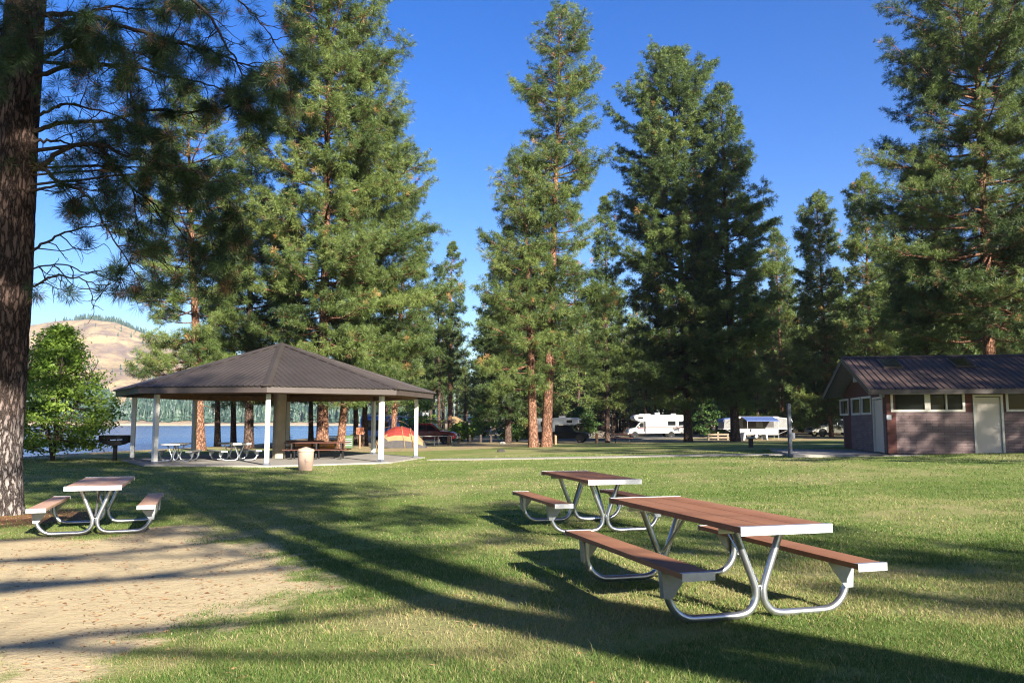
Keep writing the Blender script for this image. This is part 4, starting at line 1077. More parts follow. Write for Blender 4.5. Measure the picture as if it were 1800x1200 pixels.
c = t.mix(ln, (.02, .010, .009), t.mix(t.noise(t.coord((4, 4, 30)), 1, 4), (.085, .034, .030), (.125, .055, .046)))
MAT['siding'] = t.done(t.princ(c, .75, 0, t.bump(fr, .5, .02), .2))

# ------------------------------------------------------------------ picnic tables
def picnic_table(label, loc, yaw, group, plank='plank_red', L=2.52, metal='galvanised'):
    W, b, bw, zt, zb, th = .78, .745, .255, .76, .448, .045
    root = thing('picnic_table', label, 'picnic table', loc, yaw, group)
    m = MB(); pw = W / 3
    for k in range(3): m.box(-W / 2 + k * pw + .003, -W / 2 + (k + 1) * pw - .003, -L / 2, L / 2, zt - th, zt)
    top = m.build('tabletop', MAT[plank], root, bevel=.004)
    for e in (-1, 1):
        c = MB(); y0 = e * (L / 2 + .004); y1 = e * (L / 2 - .045)
        c.box(-W / 2 - .004, W / 2 + .004, min(y0, y0 - e * .006), max(y0, y0 - e * .006), zt - .062, zt + .004)
        c.box(-W / 2 - .004, W / 2 + .004, min(y0 - e * .006, y1), max(y0 - e * .006, y1), zt + .001, zt + .004)
        c.build('end_cap', MAT['aluminium'], top)
    for s in (-1, 1):
        m = MB(); m.box(s * b - bw / 2, s * b + bw / 2, -L / 2, L / 2, zb - .042, zb)
        seat = m.build('seat', MAT[plank], root, bevel=.004)
        for e in (-1, 1):
            c = MB(); y0 = e * (L / 2 + .004); y1 = e * (L / 2 - .04)
            c.box(s * b - bw / 2 - .004, s * b + bw / 2 + .004, min(y0, y0 - e * .006), max(y0, y0 - e * .006), zb - .056, zb + .004)
            c.box(s * b - bw / 2 - .004, s * b + bw / 2 + .004, min(y0 - e * .006, y1), max(y0 - e * .006, y1), zb + .001, zb + .004)
            c.build('end_cap', MAT['aluminium'], seat)
    yf = L / 2 - .40
    ctrl = [(.215, .70), (.13, .48), (.05, .275), (.034, .20), (.048, .12), (.105, .055), (.20, .031), (.34, .030), (.50, .030), (.63, .036), (.725, .085), (.785, .17), (.800, .26), (.795, .40)]
    def catmull(P, n=5):
        out = []
        for i in range(len(P) - 1):
            p0 = P[max(i - 1, 0)]; p1 = P[i]; p2 = P[i + 1]; p3 = P[min(i + 2, len(P) - 1)]
            for k in range(n):
                q = k / n
                out.append(tuple(.5 * (2 * p1[a] + (p2[a] - p0[a]) * q + (2 * p0[a] - 5 * p1[a] + 4 * p2[a] - p3[a]) * q * q + (3 * p1[a] - p0[a] - 3 * p2[a] + p3[a]) * q ** 3) for a in (0, 1)))
        return out + [P[-1]]
    cv = catmull(ctrl)
    for e in (-1, 1):
        y = e * yf
        for s in (-1, 1):
            m = MB(); m.tube([(s * p[0], y, p[1]) for p in cv], .030, 12); m.build('leg', MAT[metal], root, smooth=True)
            # pressed seat bracket: plate with a folded edge
            k = MB(); q = [(.615, zb - .045), (.862, zb - .045), (.845, .20), (.775, .195)]
            k.prism([(s * a, z_) for a, z_ in q][::s], y + e * .031, y + e * .036)
            k.prism([(s * a, z_) for a, z_ in [(.835, zb - .05), (.862, zb - .045), (.845, .20), (.820, .20)]][::s], y - .031, y + .0305)
            k.build('seat_bracket', MAT['bracket_steel'], root)
        m = MB(); m.box(-.36, .36, y - .022, y + .022, zt - th - .007, zt - th - .001); m.box(-.36, .36, y - .022, y - .016, zt - th - .05, zt - th - .0075)
        m.build('cross_bar', MAT[metal], root)
        m = MB(); m.tube([(0, y - e * .03, .27), (0, e * .30, zt - th - .02)], .016, 8); m.build('brace', MAT[metal], root, smooth=True)
        m = MB(); m.tube([(-.07, y, .245), (.07, y, .245)], .008, 6); m.build('bolt', MAT['steel_bare'], root)
    return root
G_TAB = 'red plank picnic tables on the lawn'
def fit_z(x, y): return H(x, y) + .0
picnic_table('nearest picnic table, red planks with shiny tube legs, half in tree shade', (1.722, 7.556, H(1.722, 7.556) + .012), .277, G_TAB)
picnic_table('second red picnic table, standing in the sun just behind the nearest one', (1.139, 12.64, H(1.139, 12.64) + .012), .262, G_TAB, L=2.2)
picnic_table('faded red picnic table by the sandy patch and the thick left trunk', (-6.70, 13.75, H(-6.7, 13.75) + .012), .345, G_TAB, plank='plank_worn', L=2.3)

# ------------------------------------------------------------------ octagonal pavilion
PX, PY = -11.1, 38.9
pc = at_depth(483, 800, 38.9); PX = pc[0] + .18
PZ = max(H(PX + 6.9 * math.cos(a), PY + 6.9 * math.sin(a)) for a in np.arange(0, 6.28, .3)) + .04
pav = thing('picnic_pavilion', 'open octagonal picnic pavilion with a brown ribbed metal roof on white posts', 'pavilion', (PX, PY, PZ))
PHI0 = math.atan2(-PY, -PX) - .070
def octp(rad, i): a = PHI0 + i * PI / 4; return Vector((rad * math.cos(a), rad * math.sin(a), 0))
m = MB(); m.prism([tuple(octp(6.8, i)[:2]) for i in range(8)], -.35, 0, 'z'); m.build('floor_slab', MAT['concrete'], pav)
ZE, ZA, RE, RP = 3.07, 5.30, 7.2, 6.35
def facet(m, i, thick):
    a = octp(RE, i) + Vector((0, 0, ZE)); b = octp(RE, i + 1) + Vector((0, 0, ZE)); ap = Vector((0, 0, ZA))
    e = (b - a); Lw = e.length; u = e / Lw; mid = (a + b) / 2; sl = ap - mid; S = sl.length; sv = sl / S; n = u.cross(sv).normalized()
    if n.z < 0: n = -n
    nr = int(Lw / .23); prof = []
    for k in range(nr + 1):
        c = k * Lw / nr
        for d, hgt in ((-.038, 0), (-.018, .028), (.018, .028), (.038, 0)):
            if 0 < c + d < Lw: prof.append((c + d, hgt))
    prof = [(0, 0)] + prof + [(Lw, 0)]
    vs = []; fs = []
    for (c, hgt) in prof:
        vm = S * (1 - abs(c - Lw / 2) / (Lw / 2))
        vs.append(a + u * c + n * hgt - sv * .05); vs.append(a + u * c + sv * max(vm, .0) + n * (hgt + .001)); vs.append(a + u * c + n * (hgt - .012) - sv * .05)
    for k in range(len(prof) - 1):
        p = k * 3; q = p + 3
        fs.append((p, q, q + 1, p + 1)); fs.append((p + 2, q + 2, q, p))
    m.add(vs, fs)
for i in range(8):
    m = MB(); facet(m, i, .02); m.build('roof_panel', MAT['roof_metal'], pav)
    a = octp(RE + .06, i) + Vector((0, 0, ZE - .015)); ap = Vector((0, 0, ZA + .03)); d = (ap - a).normalized(); sd_ = d.cross(Vector((0, 0, 1))).normalized()
    m = MB(); up = sd_.cross(d).normalized()
    vs = []
    for p in (a, ap): vs += [p - sd_ * .17 + up * .012, p + up * .062, p + sd_ * .17 + up * .012, p + sd_ * .17 - up * .008, p - sd_ * .17 - up * .008]
    m.add(vs, [(0, 1, 6, 5), (1, 2, 7, 6), (2, 3, 8, 7), (3, 4, 9, 8), (4, 0, 5, 9), (4, 3, 2, 1, 0)]); m.build('ridge_cap', MAT['roof_metal'], pav)
    # fascia board
    p0, p1 = octp(RE - .03, i), octp(RE - .03, i + 1); q0, q1 = octp(RE - .09, i), octp(RE - .09, i + 1)
    m = MB(); vs = [p.to_3d() + Vector((0, 0, z)) for z in (ZE - .27, ZE - .025) for p in (p0, p1, q1, q0)]
    m.add(vs, [(3, 2, 1, 0), (4, 5, 6, 7), (0, 1, 5, 4), (1, 2, 6, 5), (2, 3, 7, 6), (3, 0, 4, 7)]); m.build('fascia', MAT['fascia_paint'], pav)
    # post and the beam from post to post
    p = octp(RP, i); m = MB(); m.box(-.088, .088, -.088, .088, 0, ZE - .30, Matrix.Translation(p) @ rotz(PHI0 + i * PI / 4)); m.build('post', MAT['post_paint'], pav, bevel=.01)
    m = MB(); m.box(-.15, .15, -.15, .15, .001, .022, Matrix.Translation(p) @ rotz(PHI0 + i * PI / 4)); m.box(-.10, .10, -.10, .10, .0225, .10, Matrix.Translation(p) @ rotz(PHI0 + i * PI / 4)); m.build('base_plate', MAT['grey_post'], pav)
    b0, b1 = octp(RP + .05, i), octp(RP + .05, i + 1); c0, c1 = octp(RP - .07, i), octp(RP - .07, i + 1)
    m = MB(); vs = [q.to_3d() + Vector((0, 0, z)) for z in (ZE - .292, ZE - .02) for q in (b0, b1, c1, c0)]
    m.add(vs, [(3, 2, 1, 0), (4, 5, 6, 7), (0, 1, 5, 4), (1, 2, 6, 5), (2, 3, 7, 6), (3, 0, 4, 7)]); m.build('beam', MAT['beam_wood'], pav)
    m = MB(); r0 = octp(RE - .15, i) + Vector((0, 0, ZE - .10)); r1 = Vector((0, 0, ZA - .12)) + octp(.3, i)
    for f0 in (0,):
        sd2 = (r1 - r0).normalized().cross(Vector((0, 0, 1))).normalized() * .05; dn = Vector((0, 0, -.18))
        vs = [r0 - sd2, r0 + sd2, r1 + sd2, r1 - sd2]; vs = vs + [q + dn for q in vs]
        m.add(vs, [(0, 1, 2, 3), (7, 6, 5, 4), (0, 4, 5, 1), (1, 5, 6, 2), (2, 6, 7, 3), (3, 7, 4, 0)])
    m.build('rafter', MAT['beam_wood'], pav)
m = MB(); vs = [octp(RE - .10, i) + Vector((0, 0, ZE - .075)) for i in range(8)] + [Vector((0, 0, ZA - .10))]
m.add(vs, [((i + 1) % 8, i, 8) for i in range(8)]); m.build('ceiling', MAT['ceiling_wood'], pav)
m = MB(); m.prism([(-.24, -.17), (-.17, -.24), (.17, -.24), (.24, -.17), (.24, .17), (.17, .24), (-.17, .24), (-.24, .17)], 0, ZA - .6, 'z', rotz(PHI0 + .5)); m.build('column', MAT['column_concrete'], pav)

def pav_pt(px, Y): p = at_depth(px, 800, Y); return (p[0], Y, PZ + .002)
G_PT = 'picnic tables under the pavilion roof'
picnic_table('grey picnic table under the pavilion, seen end on between the left posts', pav_pt(309, 36.0), .14, G_PT, 'plank_grey', 1.9)
picnic_table('weathered picnic table under the pavilion, left of the centre column', pav_pt(411, 37.0), .62, G_PT, 'plank_grey', 2.2)
def timber_table(label, loc, yaw, L, group, mat='plank_dark', cat='picnic table'):
    root = thing('picnic_table', label, cat, loc, yaw, group)
    m = MB()
    for k in range(5): m.box(-.37 + k * .15, -.37 + k * .15 + .142, -L / 2, L / 2, .72, .765)
    m.build('tabletop', MAT[mat], root)
    for s in (-1, 1):
        m = MB()
        for k in (0, 1): m.box(s * .70 - .14 + k * .143, s * .70 - .14 + k * .143 + .137, -L / 2, L / 2, .41, .45)
        m.build('seat', MAT[mat], root)
    for e in (-1, 0, 1) if L > 2.6 else (-1, 1):
        y = e * (L / 2 - .35)
        for s in (-1, 1):
            m = MB(); m.prism([(s * .30, .718), (s * .40, .718), (s * .56, 0), (s * .46, 0)][::s], y - .03, y + .03); m.build('leg', MAT['black_iron'], root)
        m = MB(); m.box(-.82, .82, y + .031, y + .071, .36, .408); m.box(-.36, .36, y + .031, y + .071, .64, .718); m.build('cross_bar', MAT['black_iron'], root)
    return root
timber_table('long dark red picnic table under the pavilion, right of the centre column', pav_pt(558, 38.2), R(90) + .10, 2.9, G_PT)
timber_table('second dark picnic table under the pavilion, behind the long one and further left', pav_pt(524, 41.6), R(90) - .1, 2.4, G_PT)

# ------------------------------------------------------------------ litter bin, grill, posts by the pavilion
bp = at_depth(537, 823, 30.2); bx, by = bp[0], 30.2
bn = thing('litter_bin', 'round beige litter bin with a pointed lid standing before the pavilion slab', 'litter bin', (bx, by, H(bx, by)))
m = MB(); m.lathe([(.235, -.02), (.245, .0), (.27, .35), (.282, .66), (.284, .68)], 32); m.build('body', MAT['bin_beige'], bn, smooth=True)
m = MB(); m.lathe([(.293, .665), (.300, .675), (.300, .735), (.292, .75), (.10, .815), (.03, .835), (.0, .84)], 32); m.build('lid', MAT['bin_beige'], bn, smooth=True)
for z in (.56, .64):
    m = MB(); m.box(-.315, -.268, -.03, .03, z - .02, z + .02); m.build('latch', MAT['steel_bare'], bn)
m = MB()
def arcpt(a, z): return (.277 * math.sin(a), -.277 * math.cos(a), z)
for st in ([(.14, .31), (.14, .43)], [(.14, .43), (.26, .44), (.28, .40), (.15, .37)], [(.22, .37), (.34, .29)], [(.20, .30), (.20, .22)], [(.27, .30), (.40, .30)], [(.42, .33), (.47, .30)]):
    m.tube([arcpt(*q) for q in st], .007, 4)
m.build('scrawl', MAT['ink'], bn)
gp_ = at_depth(202, 803, 38.0); gx_, gy_ = gp_[0], 38.0; gz_ = H(gx_, gy_)
gr = thing('park_grill', 'black iron park grill on a post between the leafy shrub and the pavilion', 'grill', (gx_, gy_, gz_ - .03), .12)
m = MB(); m.box(-.075, .075, -.075, .075, -.1, .70); m.build('post', MAT['black_iron'], gr, bevel=.008)
m = MB(); dpt = .34
fr_ = [(-.62, .86), (-.62, 1.16), (.62, 1.16), (.62, .86), (.12, .70), (-.12, .70)]
m.prism([(-.62, .86), (-.62, 1.16), (-.60, 1.16), (-.60, .87), (-.11, .715), (.11, .715), (.60, .87), (.60, 1.16), (.62, 1.16), (.62, .86), (.12, .70), (-.12, .70)][::-1], -dpt, dpt)
for y in (-dpt - .012, dpt):
    m.prism([(-.62, .86), (-.62, 1.0), (-.36, .965), (-.36, .93), (-.30, .925), (.32, .955), (.40, .96), (.40, .99), (.62, 1.0), (.62, .86), (.12, .70), (-.12, .70)][::-1], y, y + .012)
    m.prism([(-.62, 1.0), (-.62, 1.16), (.62, 1.16), (.62, 1.0), (.40, .99), (-.36, .965)][::-1], y, y + .012)
m.build('firebox', MAT['black_iron'], gr)
m = MB()
for k in range(25): x = -.59 + k * .049; m.tube([(x, -dpt + .02, 1.165), (x, dpt - .02, 1.165)], .007, 5)
m.tube([(-.6, -dpt + .02, 1.15), (.6, -dpt + .02, 1.15)], .008, 5); m.tube([(-.6, dpt - .02, 1.15), (.6, dpt - .02, 1.15)], .008, 5)
m.build('grate', MAT['steel_bare'], gr)
for s in (-1, 1):
    m = MB(); m.tube([(s * .60, 0, .91), (s * .86, 0, .90)], .012, 6); m.build('handle', MAT['steel_bare'], gr)

# ------------------------------------------------------------------ restroom building
BX, BY = 14.25, 31.7; BA = -.172
bz = H(BX + 1, BY) + .02
rest = thing('restroom_building', 'low brick restroom building with a ribbed metal roof and cream doors', 'building', (BX, BY, bz), BA)
LEN, DEP = 15.0, 7.6
ca, sa = math.cos(BA), math.sin(BA)
def proj_x(x, y, z):
    zz = z - EYE; Yc = y * CP + zz * SP; return 900 + FPX * x / Yc
def u_at(px, z=1.5):                 # distance along the front wall that appears at this photo column
    lo, hi = -2.0, 14.0
    for _ in range(50):
        mid = (lo + hi) / 2
        if proj_x(BX + mid * ca, BY + mid * sa, z) < px: lo = mid
        else: hi = mid
    return lo
def v_at(px, z=1.5):                 # depth along the end wall
    lo, hi = -1.0, 12.0
    for _ in range(50):
        mid = (lo + hi) / 2
        if proj_x(BX - mid * sa, BY + mid * ca, z) > px: lo = mid
        else: hi = mid
    return lo
ZW = 2.38; ZM = 1.56; RO = .60; GO = .74          # wall top, brick top, eave overhang, gable overhang
ZEV, ZRG = 2.36, 3.88
def holes(m, u0, u1, z0, z1, hs, mk, mat=0):
    """wall rectangle u0..u1 x z0..z1 with rectangular openings"""
    us = sorted({u0, u1} | {min(max(h[0], u0), u1) for h in hs} | {min(max(h[1], u0), u1) for h in hs})
    zs = sorted({z0, z1} | {min(max(h[2], z0), z1) for h in hs} | {min(max(h[3], z0), z1) for h in hs})
    for a, b in zip(us[:-1], us[1:]):
        for c_, d in zip(zs[:-1], zs[1:]):
            if any(h[0] - 1e-6 <= a and b <= h[1] + 1e-6 and h[2] - 1e-6 <= c_ and d <= h[3] + 1e-6 for h in hs): continue
            mk(m, a, b, c_, d)
front_w = [(u_at(1567), u_at(1698)), (u_at(1770), u_at(1770) + 2.75)]
front_d = [(u_at(1712), u_at(1765))]
H_F = [(a, b, 1.575, 2.32) for a, b in front_w] + [(a, b, 0.0, 2.22) for a, b in front_d]
end_w = [(v_at(1533), v_at(1516)), (v_at(1514), v_at(1498)), (v_at(1493), v_at(1478))]
end_d = (v_at(1553), v_at(1535.5))
H_E = [(a, b, 1.50, 2.26) for a, b in end_w] + [(end_d[0], end_d[1], 0, 2.18)]
T_ = .2
def mkF(y0): return lambda m, a, b, c_, d: m.box(a, b, y0, y0 + T_, c_, d)
def mkE(x0): return lambda m, a, b, c_, d: m.box(x0, x0 + T_, a, b, c_, d)
m = MB(); holes(m, 0.32, LEN, 0, ZM, H_F, mkF(0)); m.build('brick_wall', MAT['brick'], rest)
m = MB(); holes(m, 0.32, LEN, ZM, ZW, H_F, mkF(.004)); m.box(0, .318, -.006, T_, 0, ZW); m.build('siding', MAT['siding'], rest)
vb = v_at(1496)
m = MB(); holes(m, T_, vb, 0, ZM - .06, H_E, mkE(0)); m.box(0, LEN, DEP - T_, DEP, 0, ZW); m.box(LEN - T_, LEN, T_, DEP - T_, 0, ZW); m.build('brick_wall', MAT['brick'], rest)
m = MB(); holes(m, vb, DEP - T_, 0, ZM - .06, H_E, mkE(.006)); holes(m, T_, DEP - T_, ZM - .06, ZW, H_E, mkE(.004))
m.prism([(0.0, ZW), (DEP, ZW), (DEP / 2, ZW + (ZRG - ZEV) * (DEP / 2) / (DEP / 2 + RO) - .02)], .004, .2, 'x'); m.build('siding', MAT['siding'], rest)
def window(u0, u1, z0, z1, split, end=False, open_=()):
    fm = MB(); t_ = .085
    def B(mm, a, b, c_, d, y0, y1):
        if end: mm.box(y0, y1, a, b, c_, d)
        else: mm.box(a, b, y0, y1, c_, d)
    o = -.03
    B(fm, u0, u1, z0, z0 + t_, o, .10); B(fm, u0, u1, z1 - t_, z1, o, .10); B(fm, u0, u0 + t_, z0 + t_, z1 - t_, o, .10); B(fm, u1 - t_, u1, z0 + t_, z1 - t_, o, .10)
    edges = [u0 + t_]
    for s, wd in split:
        a = u0 + (u1 - u0) * s - wd / 2; B(fm, a, a + wd, z0 + t_, z1 - t_, o, .10); edges += [a, a + wd]
    edges.append(u1 - t_)
    w_ = fm.build('window', MAT['trim_cream'], rest)
    for k in range(0, len(edges), 2):
        g = MB(); B(g, edges[k], edges[k + 1], z0 + t_, z1 - t_, .03 if k // 2 not in open_ else .09, .04 if k // 2 not in open_ else .095)
        g.build('pane', MAT['glass_frost' if k // 2 not in open_ else 'glass_dark'], w_)
for i, (a, b) in enumerate(front_w): window(a, b, 1.575, 2.32, [(.50, .20), (.755, .05)] if i == 0 else [(.42, .08), (.7, .05)], open_=(1,) if i == 0 else (0,))
for a, b in end_w: window(a, b, 1.50, 2.26, [], True)
def door(u0, u1, z1, end=False, swing=1):
    fm = MB(); t_ = .075
    def B(mm, a, b, c_, d, y0, y1):
        if end: mm.box(y0, y1, a, b, c_, d)
        else: mm.box(a, b, y0, y1, c_, d)
    B(fm, u0, u0 + t_, 0, z1, -.025, .12); B(fm, u1 - t_, u1, 0, z1, -.025, .12); B(fm, u0 + t_, u1 - t_, z1 - t_, z1, -.025, .12)
    fm.build('door_frame', MAT['trim_cream'], rest)
    dm = MB(); B(dm, u0 + t_ + .012, u1 - t_ - .012, .015, z1 - t_ - .03, .05, .095); d_ = dm.build('door', MAT['door_cream'], rest)
    hm = MB(); hu = u1 - t_ - .09 if swing > 0 else u0 + t_ + .09
    if end: hm.tube([(.05, hu, .98), (-.02, hu, .98), (-.02, hu - .12 * swing, .975)], .014, 8)
    else: hm.tube([(hu, .05, .98), (hu, -.02, .98), (hu - .12 * swing, -.02, .975)], .014, 8); hm.lathe([(.035, 0), (.035, .012)], 16, (hu, .05, 1.12), Matrix.Rotation(R(90), 4, 'X'))
    hm.build('handle', MAT['steel_bare'], d_)
    jm = MB(); B(jm, u0 + t_ + .001, u0 + t_ + .011, 0, z1 - t_ - .03, .06, .12); B(jm, u1 - t_ - .011, u1 - t_ - .001, 0, z1 - t_ - .03, .06, .12); jm.build('door_gap', MAT['rubber'], d_)
for a, b in front_d: door(a, b, 2.22)
door(end_d[0], end_d[1], 2.18, True)
# ribbed roof: two slopes
def slope(sgn):
    m = MB(); x0, x1 = -GO, LEN + GO; n = int((x1 - x0) / .24)
    y_e = -RO if sgn > 0 else DEP + RO; y_r = DEP / 2
    nv = Vector((0, -(ZRG - ZEV) * sgn, DEP / 2 + RO)).normalized(); vs = []; fs = []; prof = []
    for k in range(n + 1):
        c = x0 + (x1 - x0) * k / n
        for d, h_ in ((-.034, 0), (-.016, .030), (.016, .030), (.034, 0)):
            if x0 < c + d < x1: prof.append((c + d, h_))
    prof = [(x0, 0)] + prof + [(x1, 0)]
    for c, h_ in prof:
        e = Vector((c, y_e, ZEV)); r_ = Vector((c, y_r, ZRG))
        vs += [e + nv * (h_ + .06), r_ + nv * (h_ + .06), e + nv * (h_ + .046)]
    for k in range(len(prof) - 1):
        p = k * 3; q = p + 3
        fs += [(p, q, q + 1, p + 1), (p + 2, q + 2, q, p)]
    m.add(vs, fs); return m.build('roof', MAT['roof_metal_dark'], rest)
rf1 = slope(1); rf2 = slope(-1)
m = MB()
for sgn in (1, -1):
    y_e = -RO if sgn > 0 else DEP + RO
    vs = [(x, y, z) for x in (-GO + .02, LEN + GO - .02) for (y, z) in ((y_e, ZEV - .02), (DEP / 2, ZRG - .02), (DEP / 2, ZRG + .04), (y_e, ZEV + .04))]
    m.add(vs, [(0, 1, 2, 3), (7, 6, 5, 4), (0, 4, 5, 1), (3, 2, 6, 7), (0, 3, 7, 4), (1, 5, 6, 2)])
m.build('soffit', MAT['soffit'], rest)
for sgn in (1, -1):
    y_e = -RO - .03 if sgn > 0 else DEP + RO + .03
    for x0_ in (-GO - .03, LEN + GO):
        m = MB()
        vs = [(x, y, z) for x in (x0_, x0_ + .03) for (y, z) in ((y_e, ZEV - .16), (DEP / 2, ZRG - .16), (DEP / 2, ZRG + .075), (y_e, ZEV + .075))]
        m.add(vs, [(0, 1, 2, 3), (7, 6, 5, 4), (0, 4, 5, 1), (3, 2, 6, 7), (0, 3, 7, 4), (1, 5, 6, 2)])
        m.build('barge_board', MAT['fascia_paint'], rest)
m = MB(); m.box(-GO, LEN + GO, -RO - .035, -RO - .001, ZEV - .13, ZEV + .04); m.build('fascia', MAT['fascia_paint'], rest)
m = MB(); m.prism([(DEP / 2 - .2, ZRG + .03), (DEP / 2, ZRG + .115), (DEP / 2 + .2, ZRG + .03), (DEP / 2, ZRG + .09)], -GO - .05, LEN + GO + .05, 'x'); m.build('ridge_cap', MAT['roof_metal_dark'], rest)
sl_ang = math.atan2(ZRG - ZEV, DEP / 2 + RO)
for px0, px1 in ((1600, 1642), (1735, 1778)):
    ua, ub = u_at(px0 - 8, 3.8), u_at(px1 - 12, 3.8)
    ymid = DEP / 2 - 1.15; zmid = ZEV + (ymid + RO) * math.tan(sl_ang) + .08
    Mx = Matrix.Translation((0, ymid, zmid)) @ Matrix.Rotation(sl_ang, 4, 'X')
    m = MB(); m.box(ua - .25, ub - .25, -.62, .62, -.02, .07, Mx); sk = m.build('skylight', MAT['fascia_paint'], rest)
    m = MB(); m.box(ua - .19, ub - .31, -.56, .56, .071, .085, Mx); m.build('pane', MAT['glass_frost'], sk)
m = MB(); m.box(-.12, .002, v_at(1512, 3) - .08, v_at(1505, 3), 2.92, 3.16); m.lathe([(.02, -.05), (.09, 0), (.09, .05)], 12, (-.09, v_at(1508, 3), 2.98)); m.build('lamp', MAT['white_paint'], rest)
m = MB(); m.box(-.12, .0, .18, .48, 2.14, 2.33); m.build('wall_box', MAT['pale_panel'], rest)
m = MB(); m.box(u_at(1559), u_at(1567.5), -.012, -.001, 1.28, 1.46); sg_ = m.build('wall_sign', MAT['pale_panel'], rest)
m = MB(); m.box(-GO - .6, LEN, -1.0, -.001, -.45, -.02); m.box(-3.6, -.001, -.98, DEP * .75, -.45, -.02)
pvm = m.build('pavement', MAT['concrete']); pvm.location = (BX, BY, bz); pvm.rotation_euler = (0, 0, BA); tag(pvm, kind='structure')
gp2 = at_depth(1389, 792, 32.4)
z_ = bz - .02
pt_ = thing('tap_post', 'tall grey post with a small tap box, standing alone left of the restroom', 'post', (gp2[0], 32.4, z_), .2)
m = MB(); m.box(-.062, .062, -.062, .062, -.15, 1.93); m.build('post', MAT['grey_post'], pt_, bevel=.012)
m = MB(); m.box(.063, .19, -.07, .07, .55, .80); m.build('tap_box', MAT['grey_post'], pt_, bevel=.01)
sx_, sy_ = ground_px(1320, 786)
st_ = thing('drinking_fountain', 'short dark pedestal with a pale top on the shaded lawn left of the restroom', 'fountain', (sx_, sy_, H(sx_, sy_)))
m = MB(); m.lathe([(.13, -.05), (.12, .05), (.12, .42), (.13, .46)], 16); m.build('pedestal', MAT['wood_dark'], st_, smooth=True)
m = MB(); m.lathe([(.13, .461), (.19, .48), (.19, .53), (.15, .535), (.12, .51), (.0, .505)], 20); m.build('basin', MAT['pale_panel'], st_, smooth=True)
# ------------------------------------------------------------------ vehicles
def place(px, Y): 
    p = at_depth(px, 765, Y); return (p[0], Y, H(p[0], Y))
def wheel(parent, x, y, r, side, w=.22):
    M = Matrix.Translation((x, y, r)) @ Matrix.Rotation(R(90), 4, 'X')
    m = MB(); m.lathe([(r * .6, -w / 2), (r * .92, -w / 2), (r, -w / 2 + .03), (r, w / 2 - .03), (r * .92, w / 2), (r * .6, w / 2), (r * .6, -w / 2)], 22, M=M, caps=False)
    wh = m.build('wheel', MAT['rubber'], parent, smooth=True)
    m = MB(); m.lathe([(.02, -side * (w / 2 - .03)), (r * .25, -side * (w / 2 - .02)), (r * .5, -side * (w / 2 - .05)), (r * .6, -side * (w / 2 - .02)), (r * .605, side * .02)], 18, M=M); m.build('rim', MAT['silver_paint'], wh, smooth=True)
def arch(m, x, y, r, side):
    n = 14; pts = [(x + (r + .07) * math.cos(PI * k / n), r + (r + .07) * math.sin(PI * k / n)) for k in range(n + 1)] + [(x - r - .07, r * .55), (x + r + .07, r * .55)]
    m.prism(pts[::-1], y - .012 * (side < 0), y + .012 * (side > 0))
def flat(m, pts, y, side, t_=.012):
    m.prism(pts[::-1] if side > 0 else pts[::-1], min(y, y + side * t_), max(y, y + side * t_))
